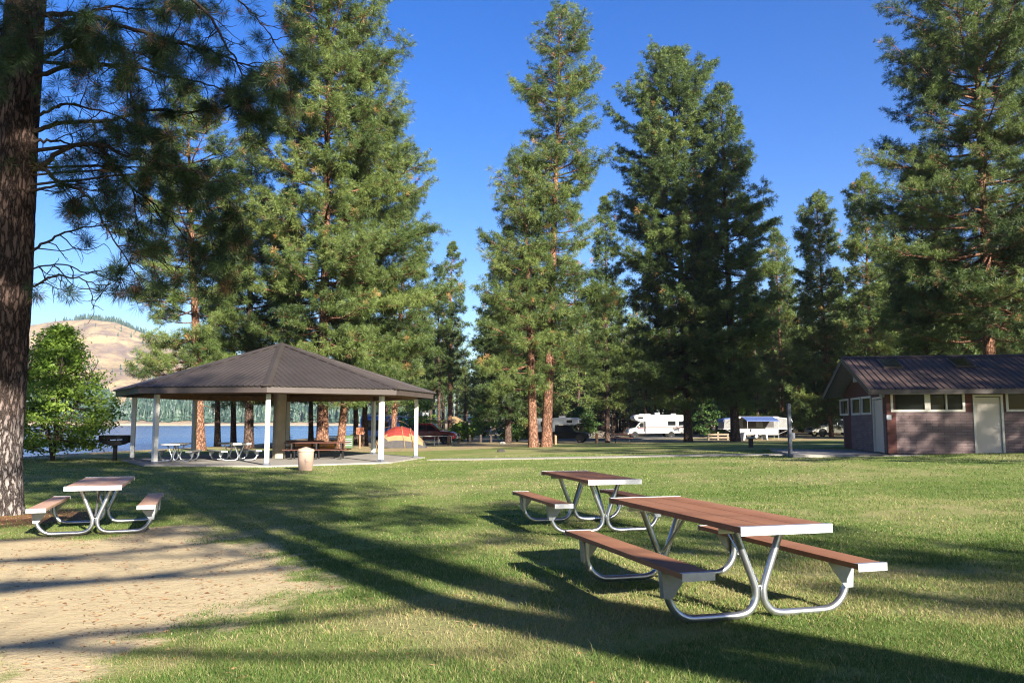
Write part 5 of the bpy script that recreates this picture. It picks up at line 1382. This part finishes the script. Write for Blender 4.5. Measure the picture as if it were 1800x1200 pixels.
def pickup(label, loc, yaw, paint, group, kind='pickup', scale=1.0, camper=None):
    root = thing('pickup_truck' if kind == 'pickup' else 'camper_truck', label, 'truck', loc, yaw, group); root.scale = (scale,) * 3
    W = .96
    m = MB(); m.prism([(-2.75, .55), (-2.72, 1.10), (.95, 1.14), (2.2, 1.06), (2.62, .92), (2.70, .55), (2.4, .42), (-2.5, .42)][::-1], -W, W, inset=.07); m.build('body', MAT[paint], root, smooth=True)
    c = MB(); P = [(-.95, 1.10), (-.80, 1.74), (-.55, 1.80), (.35, 1.80), (.55, 1.75), (1.25, 1.12)]
    vs = []
    for s, ins in ((-1, 0), (1, 0)):
        for (x, z) in P: vs.append((x, s * (W - .05 - .16 * (z - 1.1) / .7), z))
    n = len(P); fs = [tuple(range(n)), tuple(range(2 * n - 1, n - 1, -1))] + [(i, n + i, n + (i + 1) % n, (i + 1) % n) for i in range(n)]
    c.add(vs, fs); cab = c.build('cab', MAT[paint], root)
    for s in (-1, 1):
        def yy(z): return s * (W - .045 - .16 * (z - 1.1) / .7)
        for q in ([(-.78, 1.18), (-.66, 1.66), (-.02, 1.68), (-.02, 1.18)], [(.06, 1.18), (.06, 1.68), (.42, 1.66), (.98, 1.18)]):
            g = MB(); vs = [(x, yy(z), z) for x, z in q] + [(x, yy(z) - s * .02, z) for x, z in q]
            g.add(vs, [(0, 1, 2, 3), (7, 6, 5, 4), (0, 4, 5, 1), (1, 5, 6, 2), (2, 6, 7, 3), (3, 7, 4, 0)]); g.build('window', MAT['glass_dark'], cab)
    g = MB(); g.add([(1.19, -.74, 1.20), (1.19, .74, 1.20), (.62, .66, 1.71), (.62, -.66, 1.71), (1.16, -.74, 1.19), (1.16, .74, 1.19), (.58, .66, 1.70), (.58, -.66, 1.70)], [(0, 1, 2, 3), (7, 6, 5, 4), (0, 4, 5, 1), (1, 5, 6, 2), (2, 6, 7, 3), (3, 7, 4, 0)]); g.build('windscreen', MAT['glass_dark'], cab)
    for x in (-1.75, 1.70):
        for s in (-1, 1):
            a = MB(); arch(a, x, s * (W - .004), .39, s); a.build('wheel_arch', MAT['rubber'], root); wheel(root, x, s * (W - .10), .39, s)
    m = MB(); m.box(2.66, 2.80, -W + .04, W - .04, .48, .66); m.build('bumper', MAT['steel_bare'], root, bevel=.03)
    m = MB(); m.box(2.64, 2.72, -.55, .55, .70, .90); m.build('grille', MAT['rubber'], root)
    for s in (-1, 1):
        m = MB(); m.box(2.60, 2.715, min(s * .60, s * .88), max(s * .60, s * .88), .72, .90); m.build('headlight', MAT['pale_panel'], root)
    if camper:
        b = MB(); b.prism([(-3.0, 1.12), (-3.0, 2.55), (1.3, 2.62), (1.65, 2.45), (1.65, 2.05), (1.3, 1.86), (-.98, 1.86), (-.98, 1.12)][::-1], -1.05, 1.05, inset=.10); cb_ = b.build('camper', MAT[camper], root, smooth=True)
        for s in (-1, 1):
            for q in ((-2.4, -1.7, 1.72, 2.2), (.35, .95, 2.08, 2.36)):
                g = MB(); g.box(q[0], q[1], min(s * 1.05, s * 1.066), max(s * 1.05, s * 1.066), q[2], q[3]); g.build('window', MAT['glass_dark'], cb_)
        for y0, y1 in ((-.78, -.06), (.06, .78)):
            g = MB(); g.box(1.60, 1.672, y0, y1, 2.12, 2.42); g.build('window', MAT['glass_dark'], cb_)
        g = MB(); g.tube([(-1.6, .3, 2.58), (-1.6, .3, 2.95)], .05, 8); g.build('vent_pipe', MAT['white_paint'], cb_)
        g = MB(); g.box(-.6, .1, -.3, .3, 2.585, 2.80); g.build('roof_vent', MAT['white_paint'], cb_, bevel=.04)
    return root
G_V = 'vehicles parked in the campground'
pickup('silver pickup parked facing left, partly hidden by the restroom corner', place(1466, 92), R(180) + .12, 'silver_paint', G_V, scale=1.06)
pickup('dark red pickup parked behind the red and tan tent, facing right', place(752, 72), -.10, 'red_dark', G_V, scale=.98)
pickup('navy pickup carrying a white camper, facing the lawn in the gap right of the pavilion', place(840, 118), R(-90) - .35, 'navy_paint', G_V, 'camper', 1.0, 'white_paint')
pickup('black pickup carrying a pale camper, in deep shade right of the orange trunks', place(993, 76), -.22, 'black_paint', G_V, 'camper', .86, 'pale_panel')

def motorhome(label, loc, yaw, scale):
    root = thing('motorhome', label, 'motorhome', loc, yaw, G_V); root.scale = (scale,) * 3
    W = 1.18
    b = MB(); b.prism([(-4.0, .62), (-4.05, 2.2), (-3.95, 2.98), (2.55, 3.05), (2.95, 2.80), (3.0, 2.55), (2.80, 2.30), (2.3, 2.14), (1.5, 2.12), (1.5, .50)][::-1], -W, W, inset=.07)
    bd = b.build('body', MAT['white_paint'], root, smooth=True)
    c = MB(); P = [(1.49, .50), (1.49, 2.11), (2.10, 2.11), (2.78, 1.36), (3.55, 1.12), (3.72, .92), (3.72, .50)]
    c.prism(P[::-1], -.98, .98, inset=.09); cab = c.build('cab', MAT['white_paint'], root, smooth=True)
    for s in (-1, 1):
        g = MB(); flat(g, [(1.66, 1.36), (1.66, 1.98), (2.08, 1.98), (2.60, 1.36)], s * .98, s); g.build('window', MAT['glass_dark'], cab)
        g = MB(); flat(g, [(1.53, .8), (1.53, 2.1), (1.63, 2.1), (1.63, .8)], s * .98, s, .006); g.build('cab_trim', MAT['canvas_dark'], cab)
        for q in ((1.75, 2.45, 2.48, 2.74), (-2.6, -1.55, 1.62, 2.20), (-3.7, -3.0, 1.62, 2.15), (-.9, -.2, 1.7, 2.15)):
            if q[0] == -.9 and s > 0: continue
            g = MB(); g.box(q[0], q[1], min(s * W, s * (W + .015)), max(s * W, s * (W + .015)), q[2], q[3]); g.build('window', MAT['glass_dark'], bd)
        for z0, z1, x1 in ((1.28, 1.42, 1.45), (1.17, 1.21, 1.45)):
            g = MB(); g.box(-4.0, x1, min(s * W, s * (W + .008)), max(s * W, s * (W + .008)), z0, z1); g.build('stripe', MAT['stripe_red'], bd)
        g = MB(); flat(g, [(1.55, 1.17), (1.55, 1.30), (2.35, 1.34), (2.6, 1.22)], s * .98, s, .008); g.build('stripe', MAT['stripe_red'], cab)
        m = MB(); m.box(2.30, 2.42, min(s * 1.0, s * 1.22), max(s * 1.0, s * 1.22), 1.35, 1.62); m.build('mirror', MAT['white_paint'], cab, bevel=.02)
        for x, wy in ((2.85, .98), (-2.0, W)):
            a = MB(); arch(a, x, s * (wy - .004), .38, s); a.build('wheel_arch', MAT['rubber'], root); wheel(root, x, s * (wy - .10), .38, s)
    g = MB(); g.add([(2.20, -.85, 2.05), (2.20, .85, 2.05), (2.82, .9, 1.38), (2.82, -.9, 1.38), (2.16, -.85, 2.03), (2.16, .85, 2.03), (2.78, .9, 1.36), (2.78, -.9, 1.36)], [(0, 1, 2, 3), (7, 6, 5, 4), (0, 4, 5, 1), (1, 5, 6, 2), (2, 6, 7, 3), (3, 7, 4, 0)]); g.build('windscreen', MAT['glass_dark'], cab)
    for x, h_ in ((-.4, .26), (.9, .12), (-2.6, .14), (1.7, .10)):
        g = MB(); g.box(x - .35, x + .35, -.3, .3, 3.0, 3.05 + h_); g.build('roof_vent', MAT['white_paint'], bd, bevel=.05)
    m = MB(); m.box(3.70, 3.80, -.95, .95, .45, .62); m.build('bumper', MAT['steel_bare'], root)
    return root
motorhome('white motorhome with a thin dark red stripe, parked facing left behind a trunk', place(1150, 98), R(180) + .10, .88)

# pop-up camper
pu = thing('popup_camper', 'pop-up camper with white box, blue awning and canvas bed ends folded out', 'camper', place(1327, 84), R(180) + .06, G_V)
m = MB(); m.box(-2.0, 2.0, -1.0, 1.0, .42, 1.02); bx_ = m.build('body', MAT['white_paint'], pu, bevel=.06)
m = MB(); m.box(-1.95, 1.95, -.95, .95, 1.021, 2.05); wl_ = m.build('canvas_wall', MAT['grey_vinyl'], pu)
for a, b in ((-1.6, -.5), (.2, 1.5)):
    g = MB(); g.box(a, b, .951, .965, 1.2, 1.9); g.build('window', MAT['canvas_dark'], wl_)
m = MB(); m.box(-2.08, 2.08, -1.08, 1.08, 2.051, 2.26); m.build('roof', MAT['white_paint'], pu, bevel=.06)
for s in (-1, 1):
    m = MB(); q = [(s * 1.96, 1.03), (s * 1.96, 2.14), (s * 3.35, 1.95), (s * 3.45, 1.12)]
    m.prism(q[::s], -.93, .93); e = m.build('bed_end', MAT['grey_vinyl'], pu)
    m = MB(); m.prism([(s * 1.97, 2.145), (s * 1.97, 2.20), (s * 3.42, 2.02), (s * 3.55, 1.70), (s * 3.52, 1.70), (s * 3.38, 1.955)][::s], -.97, .97); m.build('bed_roof', MAT['white_paint' if s < 0 else 'canvas_blue'], e)
    m = MB(); m.box(min(s * 1.99, s * 3.5), max(s * 1.99, s * 3.5), -.96, .96, 1.0, 1.08); m.build('bed_board', MAT['white_paint'], e)
    m = MB(); m.tube([(s * 3.3, .8, 1.0), (s * 2.0, .8, .45)], .025, 6); m.build('strut', MAT['steel_bare'], e)
    wheel(pu, s * .0 + .2, s * .98, .3, s)
    m = MB(); m.tube([(s * 1.7, .7, .45), (s * 1.7, .7, .02)], .03, 6); m.build('stabiliser', MAT['steel_bare'], pu)
m = MB(); m.prism([(1.08, 2.24), (2.6, 1.86), (2.62, 1.78), (2.58, 1.76), (1.08, 2.19)][::-1], -1.5, 1.7, 'x'); aw = m.build('awning', MAT['canvas_blue'], pu)
for x in (-1.45, 1.62):
    m = MB(); m.tube([(x, 2.56, 1.80), (x, 2.56, 0)], .02, 6); m.build('awning_pole', MAT['white_paint'], aw)

def trailer(name, label, cat, loc, yaw, L, Hh, body, top, glass='glass_dark', awning=None, scale=1, front=False):
    root = thing(name, label, cat, loc, yaw, G_V); root.scale = (scale,) * 3
    b = MB(); b.prism([(-L / 2, .5), (-L / 2, Hh * .8), (-L / 2 + .25, Hh - .12), (L / 2 - .4, Hh - .12), (L / 2, Hh * .72), (L / 2 + .05, .9), (L / 2 - .3, .5)][::-1], -1.15, 1.15, inset=.09); bd = b.build('body', MAT[body], root, smooth=True)
    m = MB(); m.prism([(-L / 2 + .12, Hh - .14), (-L / 2 + .3, Hh), (L / 2 - .5, Hh), (L / 2 - .3, Hh - .14)][::-1], -1.10, 1.10, inset=.05); m.build('roof', MAT[top], root, smooth=True)
    for s in (-1, 1):
        for q in ((-.32, -.12), (.12, .30)):
            g = MB(); g.box(q[0] * L, q[1] * L, min(s * 1.15, s * 1.166), max(s * 1.15, s * 1.166), Hh * .5, Hh * .74); g.build('window', MAT[glass], bd)
        for x in (-.6, .6) if not front else (-L * .3, L * .32):
            wheel(root, x, s * 1.05, .34, s)
    g = MB(); z0, z1 = (Hh * .42, Hh * .82) if front else (Hh * .5, Hh * .7)
    g.box(-L / 2 - .03, -L / 2 - .002, -.95 if front else -.6, .95 if front else .6, z0, min(z1, Hh * .79)); g.build('windscreen' if front else 'window', MAT[glass], bd)
    if awning:
        m = MB(); m.prism([(-1.16, Hh - .2), (-3.3, Hh - .95), (-3.32, Hh - 1.0), (-1.16, Hh - .27)], -L * .45, L * .25, 'x'); a = m.build('awning', MAT[awning], root)
        for x in (-L * .42, L * .22):
            m = MB(); m.tube([(x, -3.25, Hh - .98), (x, -3.2, 0)], .03, 6); m.build('awning_pole', MAT['white_paint'], a)
    return root
trailer('travel_trailer', 'far white travel trailer with a striped blue grey awning, seen between trunks', 'trailer', place(1058, 150), R(180), 4.6, 2.9, 'white_paint', 'white_paint', 'glass_teal', 'grey_vinyl')
trailer('camper_van', 'blue camper van with a white roof, hidden behind the left end of the tent', 'van', place(668, 84), R(75), 4.6, 2.6, 'blue_paint', 'white_paint', 'glass_dark', None, 1.0, True)
trailer('motor_coach', 'motor coach with a wide teal windscreen and white roof rising behind the tent', 'motorhome', place(727, 96), R(82), 6.0, 3.0, 'pale_panel', 'white_paint', 'glass_teal', None, 1.0, True)
pickup('white pickup half hidden in the dark shade left of the orange trunks', place(913, 96), R(200), 'white_paint', G_V, scale=.95)

# ------------------------------------------------------------------ tent
tp = place(704, 58.5)
tn = thing('tent', 'red and tan family tent with a dark base pitched beside a grey trunk', 'tent', tp, .05); tn.scale = (.92, .92, .92)
xs = np.array([-2.0, -1.75, -1.35, -.9, -.35, .2, .75, 1.3, 1.75, 2.0]); hp_ = np.array([.02, .62, 1.05, 1.40, 1.62, 1.62, 1.45, 1.02, .50, .02])
vs = []; fs = []; mi = []; K = 12
for x, h_ in zip(xs, hp_):
    for k in range(K + 1):
        a = PI * k / K; sx2 = math.cos(a); wy = 1.25 * (.75 + .25 * min(1, h_ / 1.4))
        vs.append((x, wy * math.copysign(abs(sx2) ** .8, sx2), h_ * (math.sin(a) ** .75 if 0 < k < K else 0)))
me_b = MB(); me_r = MB(); me_t = MB(); me_d = MB()
for i in range(len(xs) - 1):
    for k in range(K):
        q = (i * (K + 1) + k, i * (K + 1) + k + 1, (i + 1) * (K + 1) + k + 1, (i + 1) * (K + 1) + k)
        pts = [vs[a] for a in q]; zc = sum(p[2] for p in pts) / 4; xc = sum(p[0] for p in pts) / 4
        tgt = me_d if zc < .33 else me_r if (zc > .98 or (-.95 < xc < -.2 and zc > .75)) else me_t
        tgt.add(pts, [(0, 1, 2, 3)])
me_t.build('canvas', MAT['canvas_tan'], tn); me_r.build('rain_fly', MAT['canvas_red'], tn); me_d.build('skirt', MAT['canvas_dark'], tn)
for x0_ in (-1.35, .1, .75):
    m = MB(); i = np.argmin(abs(xs - x0_)); h_ = np.interp(x0_, xs, hp_); wy = 1.25 * (.75 + .25 * min(1, h_ / 1.4))
    m.tube([(x0_ + .35 * (1 - math.sin(PI * k / 12)) * (1 if x0_ > 0 else -1), (wy + .02) * math.copysign(abs(math.cos(PI * k / 12)) ** .8, math.cos(PI * k / 12)), (h_ + .02) * (math.sin(PI * k / 12) ** .75 if 0 < k < 12 else 0)) for k in range(13)], .028, 5); m.build('pole_sleeve', MAT['canvas_tan'], tn)
m = MB(); m.prism([(-1.55, .05), (-1.45, .55), (-1.15, .82), (-.85, .60), (-.75, .05)], -1.30, -1.26); m.build('door_flap', MAT['canvas_dark'], tn)

# ------------------------------------------------------------------ small things among the campsites
def folding_table(label, loc, yaw):
    t_ = thing('folding_table', label, 'table', loc, yaw, 'white folding tables by the red pickup')
    m = MB(); m.box(-.85, .85, -.38, .38, .70, .74); m.build('tabletop', MAT['white_paint'], t_)
    for s in (-1, 1):
        m = MB(); m.tube([(s * .65, -.3, .70), (s * .72, -.3, 0)], .02, 6); m.tube([(s * .65, .3, .70), (s * .72, .3, 0)], .02, 6); m.tube([(s * .70, -.3, .2), (s * .70, .3, .2)], .015, 6); m.build('leg', MAT['steel_bare'], t_)
folding_table('white folding table in front of the red pickup, nearer the tent', place(756, 67.5), .05)
folding_table('white folding table in front of the red pickup, at its front wheel', place(779, 67.2), .1)
timber_table('dark picnic table at the lawn edge left of the white motorhome', place(1094, 74), R(80), 1.9, 'picnic tables at the campsites')
timber_table('brown picnic table far behind the pavilion, against an orange trunk', place(583, 66), R(95), 1.7, 'picnic tables at the campsites', 'plank_red')
for i, (px, Y, h_, mt, lab) in enumerate([(806, 74, .75, 'wood_dark', 'first dark barrier post right of the red pickup'), (826, 74.5, .7, 'wood_dark', 'dark barrier post below the truck camper, left one'), (845, 75, .7, 'wood_dark', 'dark barrier post below the truck camper, middle one'),
                                    (863, 75.5, .7, 'wood_dark', 'dark barrier post below the truck camper, right one'), (1049, 72, .78, 'wood_post', 'orange brown wooden post on the dry ground between two dark trunks'), (976, 66, .7, 'wood_post', 'pale wooden post right of the orange trunks'),
                                    (789, 66.5, .75, 'wood_post', 'wooden post in front of the red pickup front wheel'), (871, 96, 1.0, 'wood_post', 'brown wooden post beside the road left of the black trunk')]):
    b = thing('wooden_post', lab, 'post', place(px, Y), .1 * i, 'short posts along the campground edge')
    m = MB(); m.box(-.09, .09, -.09, .09, -.1, h_); m.prism([(-.09, h_), (.09, h_), (0, h_ + .06)], -.09, .09); m.build('shaft', MAT[mt], b)
    if mt == 'wood_dark':
        m = MB(); m.box(-.10, .10, -.10, .10, h_ * .72, h_ * .82); m.build('band', MAT['black_iron'], b)
rb_ = thing('rail_barrier', 'pale timber rail barrier on the sunlit ground left of the pop-up camper', 'barrier', place(1262, 82), .02)
for x in (-.95, .0, .95):
    m = MB(); m.box(x - .08, x + .08, -.08, .08, -.1, .8 if x == .0 else .6); m.build('post', MAT['wood_pale'], rb_)
for z in (.18, .48):
    m = MB(); m.box(-1.05, 1.05, -.115, -.081, z, z + .16); m.build('rail', MAT['wood_pale'], rb_)
sg = thing('trail_sign', 'small brown sign board on a thin post beside a dark trunk', 'sign', place(633, 57), .0)
m = MB(); m.box(-.05, .05, -.05, .05, -.1, 1.45); m.build('post', MAT['wood_post'], sg)
m = MB(); m.box(-.26, .26, -.075, -.051, .95, 1.42); m.build('board', MAT['sign_brown'], sg, bevel=.01)
gb = thing('utility_box', 'green ribbed utility box behind the right end of the pavilion tables', 'utility box', place(613.5, 56), .1)
m = MB(); m.box(-.27, .27, -.25, .25, .05, .85); bd_ = m.build('cabinet', MAT['green_box'], gb, bevel=.02)
m = MB(); m.box(-.30, .30, -.28, .28, .851, .90); m.build('lid', MAT['green_box'], gb, bevel=.01)
for k in range(4):
    m = MB(); m.box(-.22, .22, -.262, -.251, .22 + k * .14, .26 + k * .14); m.build('louver', MAT['pale_panel'], bd_)
cn = thing('canoe', 'orange canoe lying on the grass behind the pavilion, mostly hidden by the bin', 'canoe', (place(548, 49)[0], 49, place(548, 49)[2]), .10)
vs = []; fs = []; NS = 16; NR = 9
for i in range(NS + 1):
    u = -1 + 2 * i / NS; wd = .42 * (1 - abs(u) ** 2.4) + .01; zt_ = .50 + .20 * abs(u) ** 4; zb_ = .04 + .22 * abs(u) ** 6
    for k in range(NR):
        a = PI * k / (NR - 1); vs.append((u * 1.35, wd * math.cos(a), zt_ - (zt_ - zb_) * math.sin(a) ** .7))
for i in range(NS):
    for k in range(NR - 1): fs.append((i * NR + k, i * NR + k + 1, (i + 1) * NR + k + 1, (i + 1) * NR + k))
m = MB(); m.add(vs, fs); hl = m.build('hull', MAT['orange_hull'], cn, smooth=True); so_ = hl.modifiers.new('thick', 'SOLIDIFY'); so_.thickness = .02
m = MB()
for s in (0, NR - 1): m.tube([Vector(vs[i * NR + s]) + Vector((0, 0, .01)) for i in range(NS + 1)], .018, 6)
m.build('gunwale', MAT['wood_dark'], cn)
for u in (-.6, .5):
    m = MB(); m.box(u - .1, u + .1, -.34, .34, .44, .465); m.build('seat', MAT['wood_dark'], cn)
def boulder(name, label, loc, size, mat, seed, group=None):
    r = np.random.default_rng(seed); n, k = 14, 9; vs = []; fs = []
    for i in range(k + 1):
        th_ = PI * i / k
        for j in range(n):
            a = 2 * PI * j / n; d = np.array([math.sin(th_) * math.cos(a), math.sin(th_) * math.sin(a), math.cos(th_)])
            f = 1 + .22 * math.sin(3 * a + seed) * math.sin(th_) + r.normal(0, .05)
            vs.append(tuple(d * f * size))
    for i in range(k):
        for j in range(n): fs.append((i * n + j, (i + 1) * n + j, (i + 1) * n + (j + 1) % n, i * n + (j + 1) % n))
    m = MB(); m.add(vs, fs); o = m.build(name, MAT[mat]); o.location = (loc[0], loc[1], loc[2] + size[2] * .45); tag(o, label, 'rock', group); return o
boulder('rock', 'small dark rock lying alone on the lawn beyond the path', place(880, 46), np.array([.20, .14, .11]), 'rock', 2)
boulder('rock', 'small pale rock in the shade beside the road left of the black trunk', place(884, 71), np.array([.26, .2, .13]), 'rock_grey', 5)
r = np.random.default_rng(4)
br_ = thing('brush_pile', 'heap of cut brown branches on the dry ground in front of the far trailer', 'brush pile', place(1052, 104), 0)
m = MB()
for k in range(150):
    a = r.uniform(0, 6.28); x, y = r.normal(0, 1.1), r.normal(0, .6); z = max(0.05, .75 * math.exp(-(x / 1.4) ** 2 - (y / .8) ** 2) * r.uniform(.1, 1)); L = r.uniform(.4, 1.3)
    m.tube([(x - L * math.cos(a) / 2, y - L * math.sin(a) / 2, z + r.uniform(-.05, .1)), (x, y, z + .06), (x + L * math.cos(a) / 2, y + L * math.sin(a) / 2, z + r.uniform(-.1, .25))], [.04, .03, .015], 5)
m.build('branches', MAT['twig_grey'], br_)
def camp_chair(label, loc, yaw, mat):
    c = thing('camp_chair', label, 'chair', loc, yaw, 'folding chairs by the water')
    m = MB(); m.add([(-.26, -.25, .42), (.26, -.25, .42), (.26, .22, .38), (-.26, .22, .38), (-.26, -.25, .40), (.26, -.25, .40), (.26, .22, .36), (-.26, .22, .36)], [(0, 1, 2, 3), (7, 6, 5, 4), (0, 4, 5, 1), (1, 5, 6, 2), (2, 6, 7, 3), (3, 7, 4, 0)]); m.build('seat', MAT[mat], c)
    m = MB(); m.add([(-.27, .22, .40), (.27, .22, .40), (.25, .36, .92), (-.25, .36, .92), (-.27, .24, .40), (.27, .24, .40), (.25, .38, .92), (-.25, .38, .92)], [(3, 2, 1, 0), (4, 5, 6, 7), (0, 1, 5, 4), (1, 2, 6, 5), (2, 3, 7, 6), (3, 0, 4, 7)]); m.build('backrest', MAT[mat], c)
    for s in (-1, 1):
        m = MB(); m.tube([(s * .27, -.25, 0), (s * .27, .25, .5), (s * .26, .37, .93)], .014, 6); m.tube([(s * .27, .28, 0), (s * .27, -.25, .42), (s * .28, -.27, .62), (s * .28, .26, .62)], .014, 6); m.build('frame', MAT['steel_bare'], c)
camp_chair('dark blue folding chair at the water edge, right of the pavilion column', place(500, 84), 2.6, 'blue_cloth')
camp_chair('pink folding chair at the water edge, beside the dark blue one', place(508.5, 83.5), 2.2, 'pink_cloth')
um = thing('camp_canopy', 'small tan fabric canopy on poles beside the slim orange trunk', 'canopy', place(798, 92), .2)
m = MB(); m.lathe([(1.5, 1.75), (1.48, 1.8), (.8, 2.2), (.15, 2.5), (.0, 2.52)], 8, caps=False); m.build('cover', MAT['canvas_tan'], um)
for a in range(4):
    m = MB(); m.tube([(1.3 * math.cos(a * PI / 2 + .4), 1.3 * math.sin(a * PI / 2 + .4), 0), (1.3 * math.cos(a * PI / 2 + .4), 1.3 * math.sin(a * PI / 2 + .4), 1.85)], .025, 6); m.build('pole', MAT['steel_bare'], um)
ct = thing('camp_table', 'low camp table under a pale cloth in front of the pop-up camper', 'table', place(1325, 79.5), .1)
m = MB(); m.prism([(-1.2, .0), (-1.15, .70), (-.8, .78), (.9, .76), (1.15, .66), (1.2, .05), (1.1, .05), (1.0, .55), (-.9, .62), (-1.08, .0)][::-1], -.45, .45); m.build('cloth', MAT['pale_panel'], ct)
for s in (-1, 1):
    m = MB(); m.tube([(s * .8, 0, 0), (s * .8, 0, .6)], .03, 6); m.build('leg', MAT['steel_bare'], ct)
m = MB(); m.box(-.3, .2, -.2, .2, .785, 1.05); m.build('storage_box', MAT['pale_panel'], ct, bevel=.02)
# ------------------------------------------------------------------ air between here and the far shore
m = MB(); m.box(-4200, 3200, -420, 6200, -5.6, 330)
hz = bpy.data.materials.new('haze'); hz.use_nodes = True; ht = hz.node_tree; ht.nodes.clear()
ho = ht.nodes.new('ShaderNodeOutputMaterial'); pv = ht.nodes.new('ShaderNodeVolumePrincipled')
pv.inputs['Color'].default_value = (.72, .85, 1, 1); pv.inputs['Density'].default_value = .00012; pv.inputs['Anisotropy'].default_value = .2
ht.links.new(pv.outputs[0], ho.inputs['Volume'])
ob = m.build('haze', hz); tag(ob, 'thin blue summer haze over the lake', 'haze', kind='stuff')
